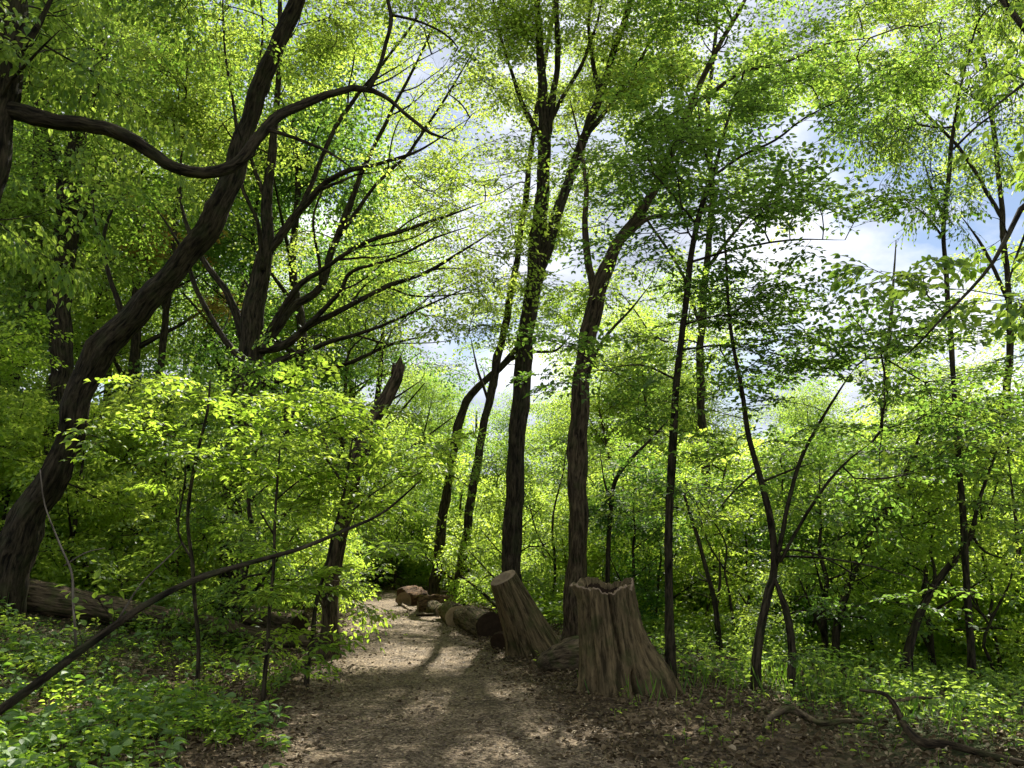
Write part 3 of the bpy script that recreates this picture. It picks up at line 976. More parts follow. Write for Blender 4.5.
pixel_tree('spreading_tree', 'wide spreading tree left of the path fanning many arched limbs to the right', 'tree', 15,
    [(230, 615, 25), (230, 560, 24), (232, 500, 24), (238, 440, 26), (246, 390, 30), (250, 350, 29), (252, 320, 25), (258, 290, 22), (263, 262, 19), (268, 235, 15), (267, 200, 12), (272, 150, 9), (278, 90, 7), (280, 20, 5), (278, -60, 3)],
    limbs=fan,
    blobs=[(390, 60, 110, 70, 15.2, 1.8, .8), (400, 180, 100, 70, 14.5, 1.8, .9), (460, 240, 55, 60, 14, 1.3, .55), (330, 120, 80, 80, 15.5, 1.6, .5),
           (430, 300, 80, 35, 14, 1.5, .6), (340, 330, 80, 30, 14.8, 1.2, .45), (200, 140, 80, 110, 15, 1.8, .5), (270, 20, 120, 60, 15, 2, .6), (470, 130, 45, 60, 15, 1.4, .5),
           (450, 90, 60, 70, 14.5, 1.4, .7), (485, 190, 45, 50, 13.8, 1.2, .7), (440, 270, 75, 40, 13.8, 1.2, .7), (400, 300, 70, 40, 14, 1.2, .5), (300, -90, 220, 70, 15, 2.5, .7), (150, 60, 60, 80, 14.5, 1.5, .45), (350, 255, 90, 50, 15, 2.0, .45)],
    leaf=.075, mat='leaf_elm', spray=.6, kind=4, sides=16, wob=.12, pen=.05, tipr=.004, gapmin=.06, maxn=1800, lwk=.6)

pixel_tree('shaded_tree', 'dark ivy grown tree in the shade at far left behind the leaning tree', 'tree', 17,
    [(45, 575, 28), (55, 470, 26), (60, 380, 25), (62, 280, 23), (68, 210, 22), (75, 160, 20), (84, 110, 17), (96, 60, 14), (106, 10, 11), (118, -70, 6)],
    limbs=[[(66, 215, 12), (52, 150, 9), (34, 90, 7), (24, 20, 5), (20, -50, 3)],
           [(80, 120, 9), (100, 70, 7), (118, 25, 6), (140, -40, 3)],
           [(62, 270, 10), (90, 200, 8), (125, 150, 6), (160, 90, 4)]],
    blobs=[(70, 170, 90, 90, 17, 2, .9), (60, 60, 110, 80, 17, 2, .8), (10, 280, 70, 60, 17, 1.8, .8), (110, -70, 160, 70, 17, 2.5, .8), (130, 250, 50, 40, 17, 1.5, .6), (170, 110, 60, 70, 17, 1.5, .5)],
    leaf=.085, mat='leaf_mid', kind=4, spray=.6)

pixel_tree('rusty_tree', 'small tree with rust coloured young leaves behind the leaning trunk', 'tree', 21,
    [(150, 560, 9), (155, 460, 8), (160, 370, 8), (168, 300, 7), (175, 230, 5), (180, 170, 3)],
    limbs=[[(165, 310, 5), (145, 260, 4), (130, 220, 2)], [(170, 290, 5), (200, 250, 4), (225, 235, 2)]],
    blobs=[(165, 240, 50, 32, 21, 1.2, .5), (205, 305, 40, 30, 21, 1.2, .6), (130, 215, 25, 25, 21, 1, .4)],
    leaf=.09, mat='leaf_rust', kind=4)

pixel_tree('snapped_tree', 'leaning snapped trunk with brown jagged top behind the leafy sapling', 'tree', 12.2,
    [(327, 666, 25), (330, 620, 21), (334, 570, 20), (343, 520, 20), (354, 475, 21), (368, 435, 21), (384, 400, 18), (396, 378, 16), (400, 364, 13)],
    limbs=[[(362, 450, 6), (352, 430, 5), (345, 438, 3)], [(399, 370, 9), (400, 363, 7), (401, 357, 3)], [(394, 374, 8), (394, 367, 5), (393, 362, 2)], [(350, 490, 5), (330, 455, 4), (318, 420, 2)]], bark='bark_brown', sides=18, rough=.22, wk=.74, cap_mat='cut_grey', blobs=[(360, 480, 40, 45, 11.4, .5, .9), (335, 590, 30, 30, 11.3, .4, .6), (390, 410, 35, 25, 11.8, .5, .35)], leaf=.08, mat='leaf_low')

pixel_tree('curved_tree', 'slim tree curving right at the path bend, left of the two straight trunks', 'tree', 24,
    [(433, 600, 14), (438, 560, 12), (444, 510, 11), (452, 460, 10), (461, 415, 10), (474, 392, 9), (490, 376, 8), (507, 360, 7), (522, 340, 5), (534, 310, 4), (545, 270, 3)],
    limbs=[[(505, 362, 5), (530, 352, 4), (556, 350, 3), (575, 330, 2)]],
    blobs=[(520, 310, 50, 35, 24, 1.5, .5), (470, 360, 45, 25, 24, 1.5, .4)], leaf=.08, mat='leaf_mid', kind=4)

pixel_tree('slender_tree', 'slender straight tree just right of the curved one at the path bend', 'tree', 23,
    [(458, 600, 12), (465, 540, 10), (476, 470, 10), (488, 405, 9), (500, 350, 9), (510, 300, 8), (519, 245, 7), (526, 195, 7), (531, 150, 6), (540, 90, 5), (552, 20, 4), (560, -60, 3)],
    limbs=[[(488, 400, 4), (478, 370, 3), (470, 335, 2)]],
    blobs=[(540, 60, 80, 70, 23, 2, .7), (500, 300, 40, 50, 23, 1.4, .5), (560, -60, 90, 50, 23, 2, .5), (560, 180, 60, 50, 23, 2, .5), (440, 200, 60, 80, 23, 2, .7), (420, 80, 70, 60, 23, 2, .6), (450, 290, 60, 40, 23, 2, .6)], leaf=.08, mat='leaf_elm', kind=4)

pixel_tree('forked_tree', 'tall dark double stemmed tree standing behind the slanted stump', 'tree', 15.5,
    [(509, 640, 27), (511, 600, 24), (512, 560, 22), (515, 480, 21), (520, 400, 20), (527, 330, 19), (535, 270, 19), (541, 205, 16), (545, 150, 15), (543, 100, 12), (540, 50, 9), (537, 0, 7), (533, -70, 4)],
    limbs=[[(531, 300, 15), (547, 248, 14), (561, 203, 13), (575, 160, 12), (592, 120, 11), (605, 80, 9), (618, 40, 8), (630, 0, 7), (642, -70, 5)],
           [(544, 150, 11), (554, 90, 8), (558, 45, 7), (556, 0, 6), (555, -70, 4)],
           [(543, 140, 8), (524, 108, 6), (508, 62, 4), (496, 18, 3), (488, -40, 2)],
           [(546, 130, 6), (566, 92, 5), (584, 60, 4), (598, 18, 3), (606, -30, 2)],
           [(600, 95, 7), (592, 55, 5), (589, 20, 4), (598, -30, 3)],
           [(583, 140, 6), (610, 105, 5), (640, 60, 4), (662, 20, 3), (690, -30, 2)]],
    blobs=[(560, -90, 170, 60, 15.5, 2.5, .6), (610, 90, 80, 60, 15.5, 1.8, .6), (510, 40, 50, 60, 15.5, 1.4, .5), (570, 25, 120, 45, 15.5, 2, .6), (500, 230, 40, 60, 15.8, 1.3, .35), (640, 30, 60, 50, 15.5, 1.5, .6)],
    leaf=.075, mat='leaf_elm', gapmin=.2, kind=4, sides=18, wob=.15)

pixel_tree('arching_tree', 'tall brown tree right of the double stemmed one bending right behind the hollow stump', 'tree', 13.6,
    [(577, 655, 30), (577, 600, 25), (577, 560, 23), (578, 480, 22), (580, 400, 21), (587, 345, 20), (595, 300, 19), (606, 270, 16), (622, 238, 14), (645, 205, 11), (664, 170, 10), (681, 130, 9), (700, 85, 7), (722, 40, 5), (750, -10, 4), (780, -80, 3)],
    limbs=[[(595, 300, 11), (588, 262, 9), (585, 222, 7), (586, 185, 6), (580, 145, 4), (570, 100, 3)],
           [(622, 240, 8), (650, 218, 6), (690, 213, 5), (735, 195, 3), (780, 180, 2)],
           [(690, 108, 6), (735, 76, 5), (785, 62, 4), (825, 45, 3), (870, 38, 2)],
           [(580, 395, 6), (600, 345, 4, 13.2), (630, 310, 3, 13), (650, 285, 2, 12.8)]],
    blobs=[(640, 180, 70, 55, 13, 1.5, .45), (760, 60, 110, 60, 13.5, 1.8, .5), (850, 40, 100, 60, 13.5, 1.6, .5), (760, -70, 200, 60, 13.5, 2.5, .7), (640, 300, 45, 40, 13, 1.2, .45), (690, 20, 80, 40, 13.5, 1.5, .45)],
    leaf=.075, mat='leaf_mid', bark='bark_brown', kind=4, sides=18)

pixel_tree('canopy_tree', 'tall thin tree far behind the slim straight sapling with a pale lacy crown', 'tree', 24,
    [(700, 640, 12), (704, 560, 11), (706, 470, 10), (700, 380, 9), (704, 290, 8), (712, 200, 7), (708, 110, 6), (716, 30, 4), (720, -60, 3)],
    limbs=[[(702, 330, 5), (680, 270, 4), (640, 210, 3), (610, 170, 2)], [(706, 270, 5), (745, 220, 4), (790, 180, 3), (830, 160, 2)], [(711, 160, 4), (690, 100, 3), (650, 40, 2)]],
    blobs=[(640, 230, 70, 70, 24, 2.5, .8), (740, 200, 90, 60, 24, 2.5, .6), (650, 90, 80, 70, 24, 2.5, .7), (750, 80, 90, 60, 24, 2.5, .7), (710, 340, 110, 60, 24, 2.5, 1.2), (590, 320, 60, 60, 24, 2, 1.0), (560, 230, 40, 50, 24, 2, .6)],
    leaf=.10, mat='leaf_elm', kind=4, gapmin=.1, maxn=1000)
pixel_tree('canopy_tree', 'tall thin tree far back at right whose light crown tops the hanging vines', 'tree', 21,
    [(1000, 650, 13), (996, 560, 12), (1002, 450, 11), (1010, 340, 7), (1004, 240, 6), (996, 150, 5), (985, 70, 5), (975, -10, 4), (970, -80, 2)],
    limbs=[[(1008, 300, 5), (985, 250, 4), (960, 215, 2)], [(1003, 220, 5), (960, 150, 4), (900, 90, 3), (860, 60, 2)], [(1006, 330, 5), (1040, 280, 4), (1070, 240, 2)], [(990, 110, 4), (930, 60, 3), (880, 10, 2)]],
    blobs=[(900, 60, 110, 60, 21, 2.5, .6), (980, 130, 80, 60, 21, 2.5, .55), (1010, 230, 55, 70, 21, 2.2, .6), (870, 130, 60, 40, 21, 2, .55), (1000, 330, 70, 45, 21, 2, 1.2), (890, 350, 60, 30, 21, 2, .9), (950, -20, 140, 50, 21, 2.5, .7), (830, 210, 40, 30, 21, 2, .3)],
    leaf=.09, mat='leaf_elm', kind=4, gapmin=.1, maxn=1000)

# understorey sapling over the hollow stump: flat layers, shade put into their dark leaf colour
pixel_tree('layered_sapling', 'slim straight sapling right of the hollow stump with flat dark leaf layers overhead', 'tree', 10.4,
    [(671, 688, 13), (670, 640, 11), (669, 600, 10), (669, 520, 9.5), (673, 440, 9), (678, 370, 8), (686, 300, 7), (692, 250, 6.5), (702, 205, 6), (713, 175, 5), (728, 120, 3.5), (745, 70, 2)],
    limbs=[[(713, 176, 4), (742, 156, 3.5), (775, 140, 3, 10), (805, 118, 2.5, 9.8), (850, 95, 2, 9.6)],
           [(712, 174, 3.5), (702, 140, 3), (697, 95, 2)],
           [(699, 228, 3.5), (678, 202, 3, 10.6), (655, 175, 2, 10.8), (625, 150, 1.6, 11)],
           [(691, 262, 3.5), (740, 248, 3, 10), (790, 240, 2.5, 9.7), (845, 240, 1.6, 9.5)],
           [(680, 350, 3), (720, 345, 2.5, 10.2), (765, 345, 2, 10)],
           [(677, 380, 3), (640, 365, 2.5, 10.4), (600, 370, 1.5, 10.6)]],
    blobs=[(790, 95, 85, 28, 9.8, 1.2, .85), (690, 110, 60, 40, 10.4, 1.2, .7), (640, 160, 70, 30, 10.8, 1.2, .75), (720, 180, 75, 30, 10.2, 1.2, .7), (800, 170, 60, 25, 9.8, 1, .6),
           (780, 232, 95, 26, 9.8, 1.2, .95), (700, 260, 60, 25, 10.2, 1.1, .6), (640, 240, 50, 25, 10.6, 1, .6), (720, 330, 80, 35, 10.2, 1.1, .6), (620, 365, 60, 28, 10.5, 1.1, .6), (790, 290, 80, 30, 10, 1, .7), (780, 350, 60, 25, 10, 1, .6), (650, 420, 50, 30, 10.3, 1, .35)],
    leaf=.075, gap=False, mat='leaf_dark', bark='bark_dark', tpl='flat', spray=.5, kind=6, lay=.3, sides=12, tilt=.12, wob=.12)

# twin stem small tree
pixel_tree('twin_stem_tree', 'small dark tree on the right bank with two crossing lower stems', 'tree', 9.8,
    [(755, 697, 13), (757, 660, 11), (762, 625, 10.5), (770, 590, 9.5), (774, 570, 9), (770, 520, 7.5), (758, 470, 6.5), (748, 430, 6), (741, 385, 5), (731, 335, 4), (727, 275, 3), (724, 225, 2)],
    limbs=[[(791, 697, 12, 9.6), (790, 650, 10, 9.7), (785, 610, 9.5, 9.7), (774, 575, 9, 9.8)],
           [(775, 568, 7), (784, 520, 5.5), (800, 462, 5), (820, 422, 4), (836, 396, 3), (856, 366, 2)],
           [(780, 562, 4.5, 9.7), (812, 505, 4, 9.5), (842, 466, 3, 9.3), (872, 442, 2, 9.1)],
           [(776, 556, 3), (820, 558, 2.5, 9.3), (870, 566, 2, 9), (925, 582, 1.5, 8.8)],
           [(779, 550, 2.5), (810, 552, 2.2, 9.3), (850, 572, 2, 9), (880, 600, 1.3, 8.8)],
           [(762, 482, 3), (790, 470, 2.5), (815, 462, 2)],
           [(758, 470, 3), (735, 490, 2.5), (710, 520, 2)]],
    blobs=[(870, 352, 100, 24, 9.4, 1.1, 1.0), (830, 300, 50, 18, 9.6, .9, .6), (730, 290, 50, 40, 9.9, 1, .4), (850, 430, 80, 22, 9.2, 1, .75), (930, 470, 70, 20, 8.9, .9, .7), (760, 400, 60, 30, 9.8, 1, .4), (890, 590, 60, 18, 8.8, .8, .5), (960, 400, 60, 25, 9.2, 1, .6), (820, 500, 50, 20, 9.4, .8, .35), (700, 500, 35, 25, 9.8, .8, .3), (790, 650, 35, 20, 9.6, .4, .3)],
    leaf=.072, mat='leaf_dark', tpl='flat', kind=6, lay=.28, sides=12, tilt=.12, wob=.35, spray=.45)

pixel_tree('bowed_tree', 'slim dark tree bowing right on the slope, right of the twin stemmed one', 'tree', 13,
    [(838, 682, 11), (836, 650, 9), (840, 615, 9), (849, 583, 9), (862, 553, 8.5), (878, 523, 8), (893, 502, 7.5), (903, 480, 5.5), (912, 455, 4), (925, 425, 3), (945, 395, 2)],
    limbs=[[(876, 526, 4), (871, 510, 3), (870, 492, 2.5)], [(890, 506, 5), (905, 500, 4), (925, 478, 3), (950, 460, 2)]],
    blobs=[(930, 420, 70, 40, 13, 1.5, .7), (880, 470, 50, 30, 13, 1.2, .5)], leaf=.08, mat='leaf_mid', kind=4, wob=.3)
pixel_tree('tilted_tree', 'thin tilted tree near the right edge growing from a dark root mound', 'tree', 11.8,
    [(912, 700, 22), (905, 684, 17), (908, 655, 11), (918, 620, 9), (928, 598, 8), (943, 573, 7.5), (960, 552, 7), (971, 535, 6), (978, 505, 4), (990, 470, 3), (1004, 430, 2)],
    limbs=[[(925, 605, 5), (935, 575, 4, 12.2), (930, 545, 3, 12.4), (938, 515, 2.5, 12.5)], [(972, 535, 4), (985, 552, 3), (1010, 560, 2)]],
    blobs=[(990, 440, 60, 50, 11.8, 1.5, .7), (950, 520, 50, 30, 11.8, 1.2, .45)], leaf=.08, mat='leaf_mid', kind=4, wob=.3, flare=.9)
pixel_tree('grey_trunk_tree', 'pale grey straight trunk seen beyond the bowed tree', 'tree', 24,
    [(888, 640, 13), (887, 590, 12), (886, 530, 12), (885, 480, 11), (884, 420, 9), (888, 350, 6), (893, 290, 3), (896, 240, 1)],
    blobs=[(890, 370, 65, 60, 24, 2, 1.1)], leaf=.1, mat='leaf_mid', bark='bark_grey', kind=4)
pixel_tree('crooked_tree', 'crooked dark tree between the pale trunk and the tilted one', 'tree', 17,
    [(905, 650, 11), (898, 610, 10), (904, 570, 9), (910, 530, 9), (914, 495, 9), (924, 468, 8), (934, 455, 5), (945, 420, 3)],
    limbs=[[(912, 500, 5), (900, 478, 4), (895, 450, 3)]],
    blobs=[(935, 400, 60, 45, 17, 1.6, .7)], leaf=.09, mat='leaf_mid', kind=4, wob=.5)
pixel_tree('vine_hung_tree', 'thin dark tree at right with drooping leafy vines against the sky', 'tree', 11.5,
    [(975, 720, 10), (968, 600, 8), (958, 450, 6), (950, 330, 5.5), (946, 270, 5), (943, 225, 5), (949, 180, 5), (952, 140, 4), (960, 90, 3), (975, 30, 2)],
    limbs=[[(943, 215, 4), (932, 192, 4), (925, 165, 3)], [(945, 240, 3), (925, 215, 2.5), (905, 200, 2)], [(952, 150, 3), (985, 120, 2.5), (1020, 100, 2)]],
    blobs=[(930, 190, 35, 50, 11.5, .8, .5), (975, 120, 50, 60, 11.5, 1.2, .45), (905, 110, 50, 50, 11.5, 1.2, .45), (990, 30, 80, 40, 11.5, 1.5, .5)],
    leaf=.06, mat='leaf_mid', tpl='hang', kind=4, upbias=-1.5, spray=.45)
pixel_tree('thin_tree', 'thin dark sapling seen between the brown arching trunk and the slim straight sapling', 'tree', 16,
    [(607, 640, 6), (608, 580, 5.5), (610, 510, 5.5), (616, 480, 5), (630, 460, 4), (650, 440, 3), (668, 420, 2)],
    limbs=[[(611, 505, 3), (604, 480, 2.5), (600, 450, 2)]],
    blobs=[(640, 430, 50, 35, 16, 1.3, .5), (600, 460, 35, 25, 16, 1, .4)], leaf=.08, mat='leaf_mid', kind=4)
pixel_tree('thin_tree', 'thin dark sapling on the bank left of the twin stemmed tree', 'tree', 13,
    [(719, 655, 8), (716, 610, 6), (708, 575, 5), (700, 545, 5), (692, 520, 4), (684, 495, 3)],
    limbs=[[(716, 612, 4), (720, 580, 3.5), (719, 550, 3)]],
    blobs=[(690, 500, 45, 30, 13, 1, .45), (720, 540, 30, 25, 13, 1, .4)], leaf=.075, mat='leaf_low', kind=4)

# thin stems in the thicket on the right
gs = random.Random(4)
for (bx, by, dd_, lx, topy) in ((652, 640, 17, 20, 470), (735, 640, 15, -30, 500), (700, 630, 19, 25, 440), (812, 650, 16, 35, 480), (860, 655, 18, -40, 470), (950, 665, 16, 50, 470),
                                (1000, 680, 13, -25, 500), (1015, 650, 16, 15, 430), (930, 640, 21, -30, 450), (770, 630, 21, 10, 430), (545, 620, 20, 20, 450), (635, 620, 22, -15, 430), (975, 690, 12.5, 40, 560)):
    nn_ = 6
    sp_ = []
    w0 = gs.uniform(3.2, 5.5)
    for i_ in range(nn_ + 1):
        t_ = i_ / nn_
        sp_.append((bx + lx * t_ ** 1.3 + gs.gauss(0, 4) * (i_ > 0), by + (topy - by) * t_, w0 * (1 - .7 * t_)))
    k_ = gs.randint(2, 3); q_ = sp_[k_]; q2_ = sp_[k_ + 2]
    sg = gs.choice((-1, 1))
    pixel_tree('crooked_sapling', 'thin crooked dark stem rising out of the green thicket on the right', 'tree', dd_, sp_,
               limbs=[[(q_[0], q_[1], w0 * .6), (q_[0] + sg * 18, q_[1] - 30, w0 * .45), (q_[0] + sg * 30, q_[1] - 70, w0 * .3), (q_[0] + sg * 52, q_[1] - 95, w0 * .15)]],
               blobs=[(sp_[-1][0], topy, 40, 25, dd_, 1.2, .4), (q_[0] + sg * 45, q_[1] - 90, 30, 20, dd_, 1, .3)], leaf=.08, mat='leaf_mid', kind=4, wob=.7, sides=8,
               group='thin stems in the thicket on the right')

# bright sapling group left of the path
sap = dict(gap=False, dens=1.45, leaf=.082, mat='leaf_low', bark='bark_dark', tpl='flat', spray=.42, kind=10, lay=.22, sides=10, tilt=.2, wob=.9, flare=.3, tipr=.0028)
pixel_tree('bright_sapling', 'thin sapling at left with a broad bright yellow green layered crown', 'sapling', 9.4,
    [(199, 664, 5), (197, 620, 4.5), (192, 570, 4.5), (188, 520, 4), (192, 480, 4), (200, 445, 3.5), (207, 410, 3), (210, 380, 2)],
    limbs=[[(192, 560, 3), (178, 530, 2.5), (185, 480, 2.5), (183, 440, 2)]],
    blobs=[(190, 402, 60, 20, 9.4, .8, 1.0), (150, 445, 50, 14, 9.2, .7, .7), (245, 440, 50, 18, 9.4, .7, .8), (215, 470, 70, 20, 9.3, .7, .7), (130, 470, 40, 12, 9.2, .6, .7)], **sap)
pixel_tree('bright_sapling', 'thin sapling whose bright green leaves spread above the tip of the bent branch', 'sapling', 9.8,
    [(308, 662, 6), (312, 630, 5), (318, 595, 4.5), (328, 560, 4), (338, 520, 3.5), (346, 480, 3), (352, 440, 2)],
    limbs=[[(336, 525, 3), (365, 500, 2.5), (395, 480, 2)], [(344, 485, 3), (320, 450, 2.5), (300, 420, 2)]],
    blobs=[(350, 405, 65, 22, 9.8, .8, 1.1), (360, 455, 60, 22, 9.8, .8, .9), (310, 440, 55, 20, 9.8, .7, .8), (365, 525, 50, 24, 9.4, .7, .7), (330, 580, 34, 24, 9.6, .5, .9), (350, 500, 40, 26, 9.6, .6, .8), (330, 650, 25, 12, 9.4, .3, .45)], **sap)
pixel_tree('bright_sapling', 'thin dark stemmed sapling crossing the bent branch left of the path', 'sapling', 9.0,
    [(267, 652, 5), (269, 620, 4.5), (272, 575, 4), (275, 530, 3.5), (277, 490, 3), (280, 450, 2)],
    limbs=[[(274, 535, 2.5), (255, 505, 2.2), (240, 490, 1.6)], [(276, 500, 2.5), (300, 480, 2), (325, 470, 1.6)]],
    blobs=[(280, 480, 55, 20, 9, .7, .9), (300, 530, 50, 18, 9, .6, .6), (265, 640, 30, 12, 9, .3, .4), (270, 590, 25, 10, 9, .4, .3)], **sap)

# near overhanging tree at right (trunk beyond the frame)
pixel_tree('overhanging_tree', 'near tree beyond the right edge hanging big green leaves into view', 'tree', 5.2,
    [(1190, 900, 60), (1180, 600, 54), (1165, 350, 48), (1150, 150, 40), (1120, 0, 30), (1080, -120, 18), (1040, -230, 8)],
    limbs=[[(1160, 240, 14), (1090, 190, 10), (1032, 200, 9, 5.1), (1008, 235, 8, 5), (993, 262, 6, 4.9), (970, 290, 5, 4.9), (945, 315, 4, 4.8), (920, 342, 3, 4.8), (895, 366, 2, 4.8)],
           [(1150, 120, 16, 5.3), (1060, 60, 12, 5.5), (1018, 18, 10, 5.7), (985, -25, 8, 5.9), (950, -70, 5, 6)],
           [(1040, 200, 5, 5.1), (1015, 260, 4, 5), (1005, 300, 3, 5)],
           [(1055, 60, 6, 5.4), (1010, 95, 4, 5.2), (965, 130, 3, 5)]],
    blobs=[(1005, 150, 45, 45, 5, .5, .3), (985, 240, 50, 22, 4.8, .5, .55), (950, 285, 50, 22, 4.8, .4, .5), (1000, 310, 40, 30, 5, .5, .6), (915, 275, 25, 10, 4.7, .2, .3), (1000, 60, 40, 40, 5.3, .5, .3), (1050, 20, 90, 60, 5.5, 1.0, .4), (1120, 200, 70, 120, 5.3, .9, .5), (1080, -150, 150, 80, 5.5, 1.2, .4)],
    leaf=.085, mat='leaf_mid', tpl='near', spray=.30, kind=10, sides=16, tipr=.0025, wid=.66, leafk=.82, lwk=.6)


# ================================================================== STUMPS AND LOGS
def bent_noise(a, z, seed):
    return (np.sin(a * 7 + seed + z * 1.3) * .35 + np.sin(a * 13 - seed * 2 + z * 2.1) * .25 + np.sin(a * 23 + seed * 3 - z * 1.7) * .18 + np.sin(a * 41 + z * 3) * .10)


def hollow_stump():
    b = G(622, 698)
    b = np.array([b[0], b[1] + .45, gz(b[0], b[1] + .45)])
    ns, nz = 160, 60
    a = np.linspace(0, 2 * math.pi, ns, endpoint=False)
    Ht = 1.24
    rim = 1 + .012 * np.sin(a * 2.0 + 2.2) + .012 * np.clip(np.sin(a * 5 + .6) * 3, -1, 1) * np.sin(a * 1.0 + 2) + np.convolve(np.tile(rng.normal(0, .02, ns), 3), np.ones(9) / 9, 'same')[ns:2 * ns] + .022 * np.sin(a * 3 + 1) + .010 * np.sin(a * 7 + 2) + .005 * np.sin(a * 15) + .006 * np.sin(a * 29 + 1) - .05 * np.exp(-((a - R(262)) / .35) ** 2) + .03 * np.sin(a) - .03
    V = []; BK = []
    # angle convention: 0=+x (right), -pi/2 = towards camera
    def wrap(x):
        return (x + math.pi) % (2 * math.pi) - math.pi
    for i in range(nz + 1):
        t = i / nz
        z = t * Ht * rim
        taper = .33 + .07 * (1 - t) ** 1.2
        fl = math.exp(-t * 5.2)
        root = .20 * np.exp(-(wrap(a - R(-12)) / .34) ** 2) * 2.0 + .10 * np.exp(-(wrap(a - R(-75)) / .3) ** 2) * 1.6 + .2 * np.exp(-(wrap(a - R(-150)) / .3) ** 2) * .35 \
            + .15 * np.exp(-(wrap(a - R(100)) / .4) ** 2) * 2 + .12 * np.exp(-(wrap(a - R(190)) / .3) ** 2) * .4 + .03
        mid = .17 * math.exp(-((t - .25) / .25) ** 2) * np.exp(-(wrap(a - R(-15)) / .6) ** 2)
        r = taper + root * fl + mid
        r *= 1 + .03 * bent_noise(a + .12 * math.sin(t * 7), t * 2, 3) + .010 * np.sin(a * 61 + 4 * np.sin(t * 6)) + rng.normal(0, .008, ns)
        # vertical cracks facing the viewer
        for ca, dep, wd, t0, t1 in ((R(-84), .10, .045, .35, 1.3), (R(-135), .07, .06, .05, 1.3), (R(-70), .20, .075, -.3, .34), (R(-40), .03, .05, .2, .9), (R(-108), .03, .04, .3, 1.1), (R(-155), .03, .05, .2, 1.1)):
            e = min(1, max(0, (t - t0) / .12)) * min(1, max(0, (t1 - t) / .12))
            r -= dep * e * np.exp(-(wrap(a - ca - .08 * math.sin(t * 5)) / wd) ** 2)
        # lip leaning out at the left of the rim
        r += .10 * max(0, (t - .86) / .14) ** 1.3 * np.exp(-(wrap(a - R(190)) / .35) ** 2)
        lean = np.array([-.10 * t, .0])
        V.append(np.stack([lean[0] + r * np.cos(a), lean[1] + r * np.sin(a), z - .1 * (1 - t)], -1))
        BK.append(np.stack([.42 * np.cos(a), .42 * np.sin(a), np.full(ns, t * Ht)], -1))
    # rim and inner wall
    outer = V[-1].copy()
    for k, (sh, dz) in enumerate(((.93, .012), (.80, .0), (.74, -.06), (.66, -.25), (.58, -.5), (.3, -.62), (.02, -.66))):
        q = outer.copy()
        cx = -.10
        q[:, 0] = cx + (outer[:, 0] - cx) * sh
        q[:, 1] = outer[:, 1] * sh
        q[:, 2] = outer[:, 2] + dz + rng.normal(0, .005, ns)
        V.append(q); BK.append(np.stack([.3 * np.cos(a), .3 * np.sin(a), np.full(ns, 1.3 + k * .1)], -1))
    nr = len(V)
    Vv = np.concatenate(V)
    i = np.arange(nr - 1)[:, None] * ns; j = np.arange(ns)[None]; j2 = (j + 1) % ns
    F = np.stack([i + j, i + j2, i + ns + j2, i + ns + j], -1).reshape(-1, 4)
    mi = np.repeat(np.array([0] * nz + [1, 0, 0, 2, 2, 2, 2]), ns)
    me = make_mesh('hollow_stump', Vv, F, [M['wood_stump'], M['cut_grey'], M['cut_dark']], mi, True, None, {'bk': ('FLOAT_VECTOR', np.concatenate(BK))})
    o = link('hollow_stump', me, None, b)
    tag(o, 'tall hollow grey brown tree stump with a jagged rim and flared roots beside the path', 'tree stump')
    return o


hollow_stump()


def slant_stump():
    b, _ = P(541, 655, 12.5)
    b[2] = gz(b[0], b[1])
    root = empty('slanted_stump', b, 'slanted sawn tree stump leaning left behind the hollow stump', 'tree stump')
    top, _ = P(503, 578, 12.1)
    axis = top - b
    n = 44; ns = 96
    a = np.linspace(0, 2 * math.pi, ns, endpoint=False)
    T = axis / np.linalg.norm(axis)
    u = np.cross(np.array([0, 1.0, 0]), T); u /= np.linalg.norm(u)     # roughly +x
    w = np.cross(T, u)
    V = []; BK = []
    for i in range(n + 1):
        t = i / n
        r = .212 + .235 * (1 - t) ** 1.1 + .12 * math.exp(-t * 7) * (1 + .6 * np.sin(a * 4 + 1))
        r = r * (1 + .05 * bent_noise(a, t * 2, 8)) + rng.normal(0, .003, ns)
        d1 = (a - R(-100) + math.pi) % (2 * math.pi) - math.pi
        r = r - .16 * max(0, 1 - t / .45) * np.exp(-(d1 / .10) ** 2)
        # ring is horizontal at the ground and square to the axis at the top
        k = min(1, t * 1.4)
        uu = np.array([1.0, 0, 0]) * (1 - k) + u * k
        ww = np.array([0, 1.0, 0]) * (1 - k) + w * k
        c = axis * t + np.array([0, 0, -.12 * (1 - t)])
        V.append(c + r[:, None] * (np.cos(a)[:, None] * uu + np.sin(a)[:, None] * ww))
        BK.append(np.stack([.4 * np.cos(a) + 9, .4 * np.sin(a), np.full(ns, t * 1.4)], -1))
    nr = len(V)
    Vv = np.concatenate(V)
    i = np.arange(nr - 1)[:, None] * ns; j = np.arange(ns)[None]; j2 = (j + 1) % ns
    F = np.stack([i + j, i + j2, i + ns + j2, i + ns + j], -1).reshape(-1, 4)
    me = make_mesh('bark', Vv, F, [M['wood_stump']], None, True, None, {'bk': ('FLOAT_VECTOR', np.concatenate(BK))})
    link('bark', me, root)
    # cut face: slightly domed disc
    outer = V[-1]; c = outer.mean(0)
    rings = [outer * .995 + c * .005 + T * .002, c + (outer - c) * .93 + T * .014, c + (outer - c) * .6 + T * .008, c + (outer - c) * .3 - T * .03, c + (outer - c) * .02 - T * .05]
    Vv = np.concatenate(rings)
    nr = len(rings)
    i = np.arange(nr - 1)[:, None] * ns
    F = np.stack([i + j, i + j2, i + ns + j2, i + ns + j], -1).reshape(-1, 4)
    me = make_mesh('cut_face', Vv, F, [M['cut_grey']], None, False)
    link('cut_face', me, root)


slant_stump()


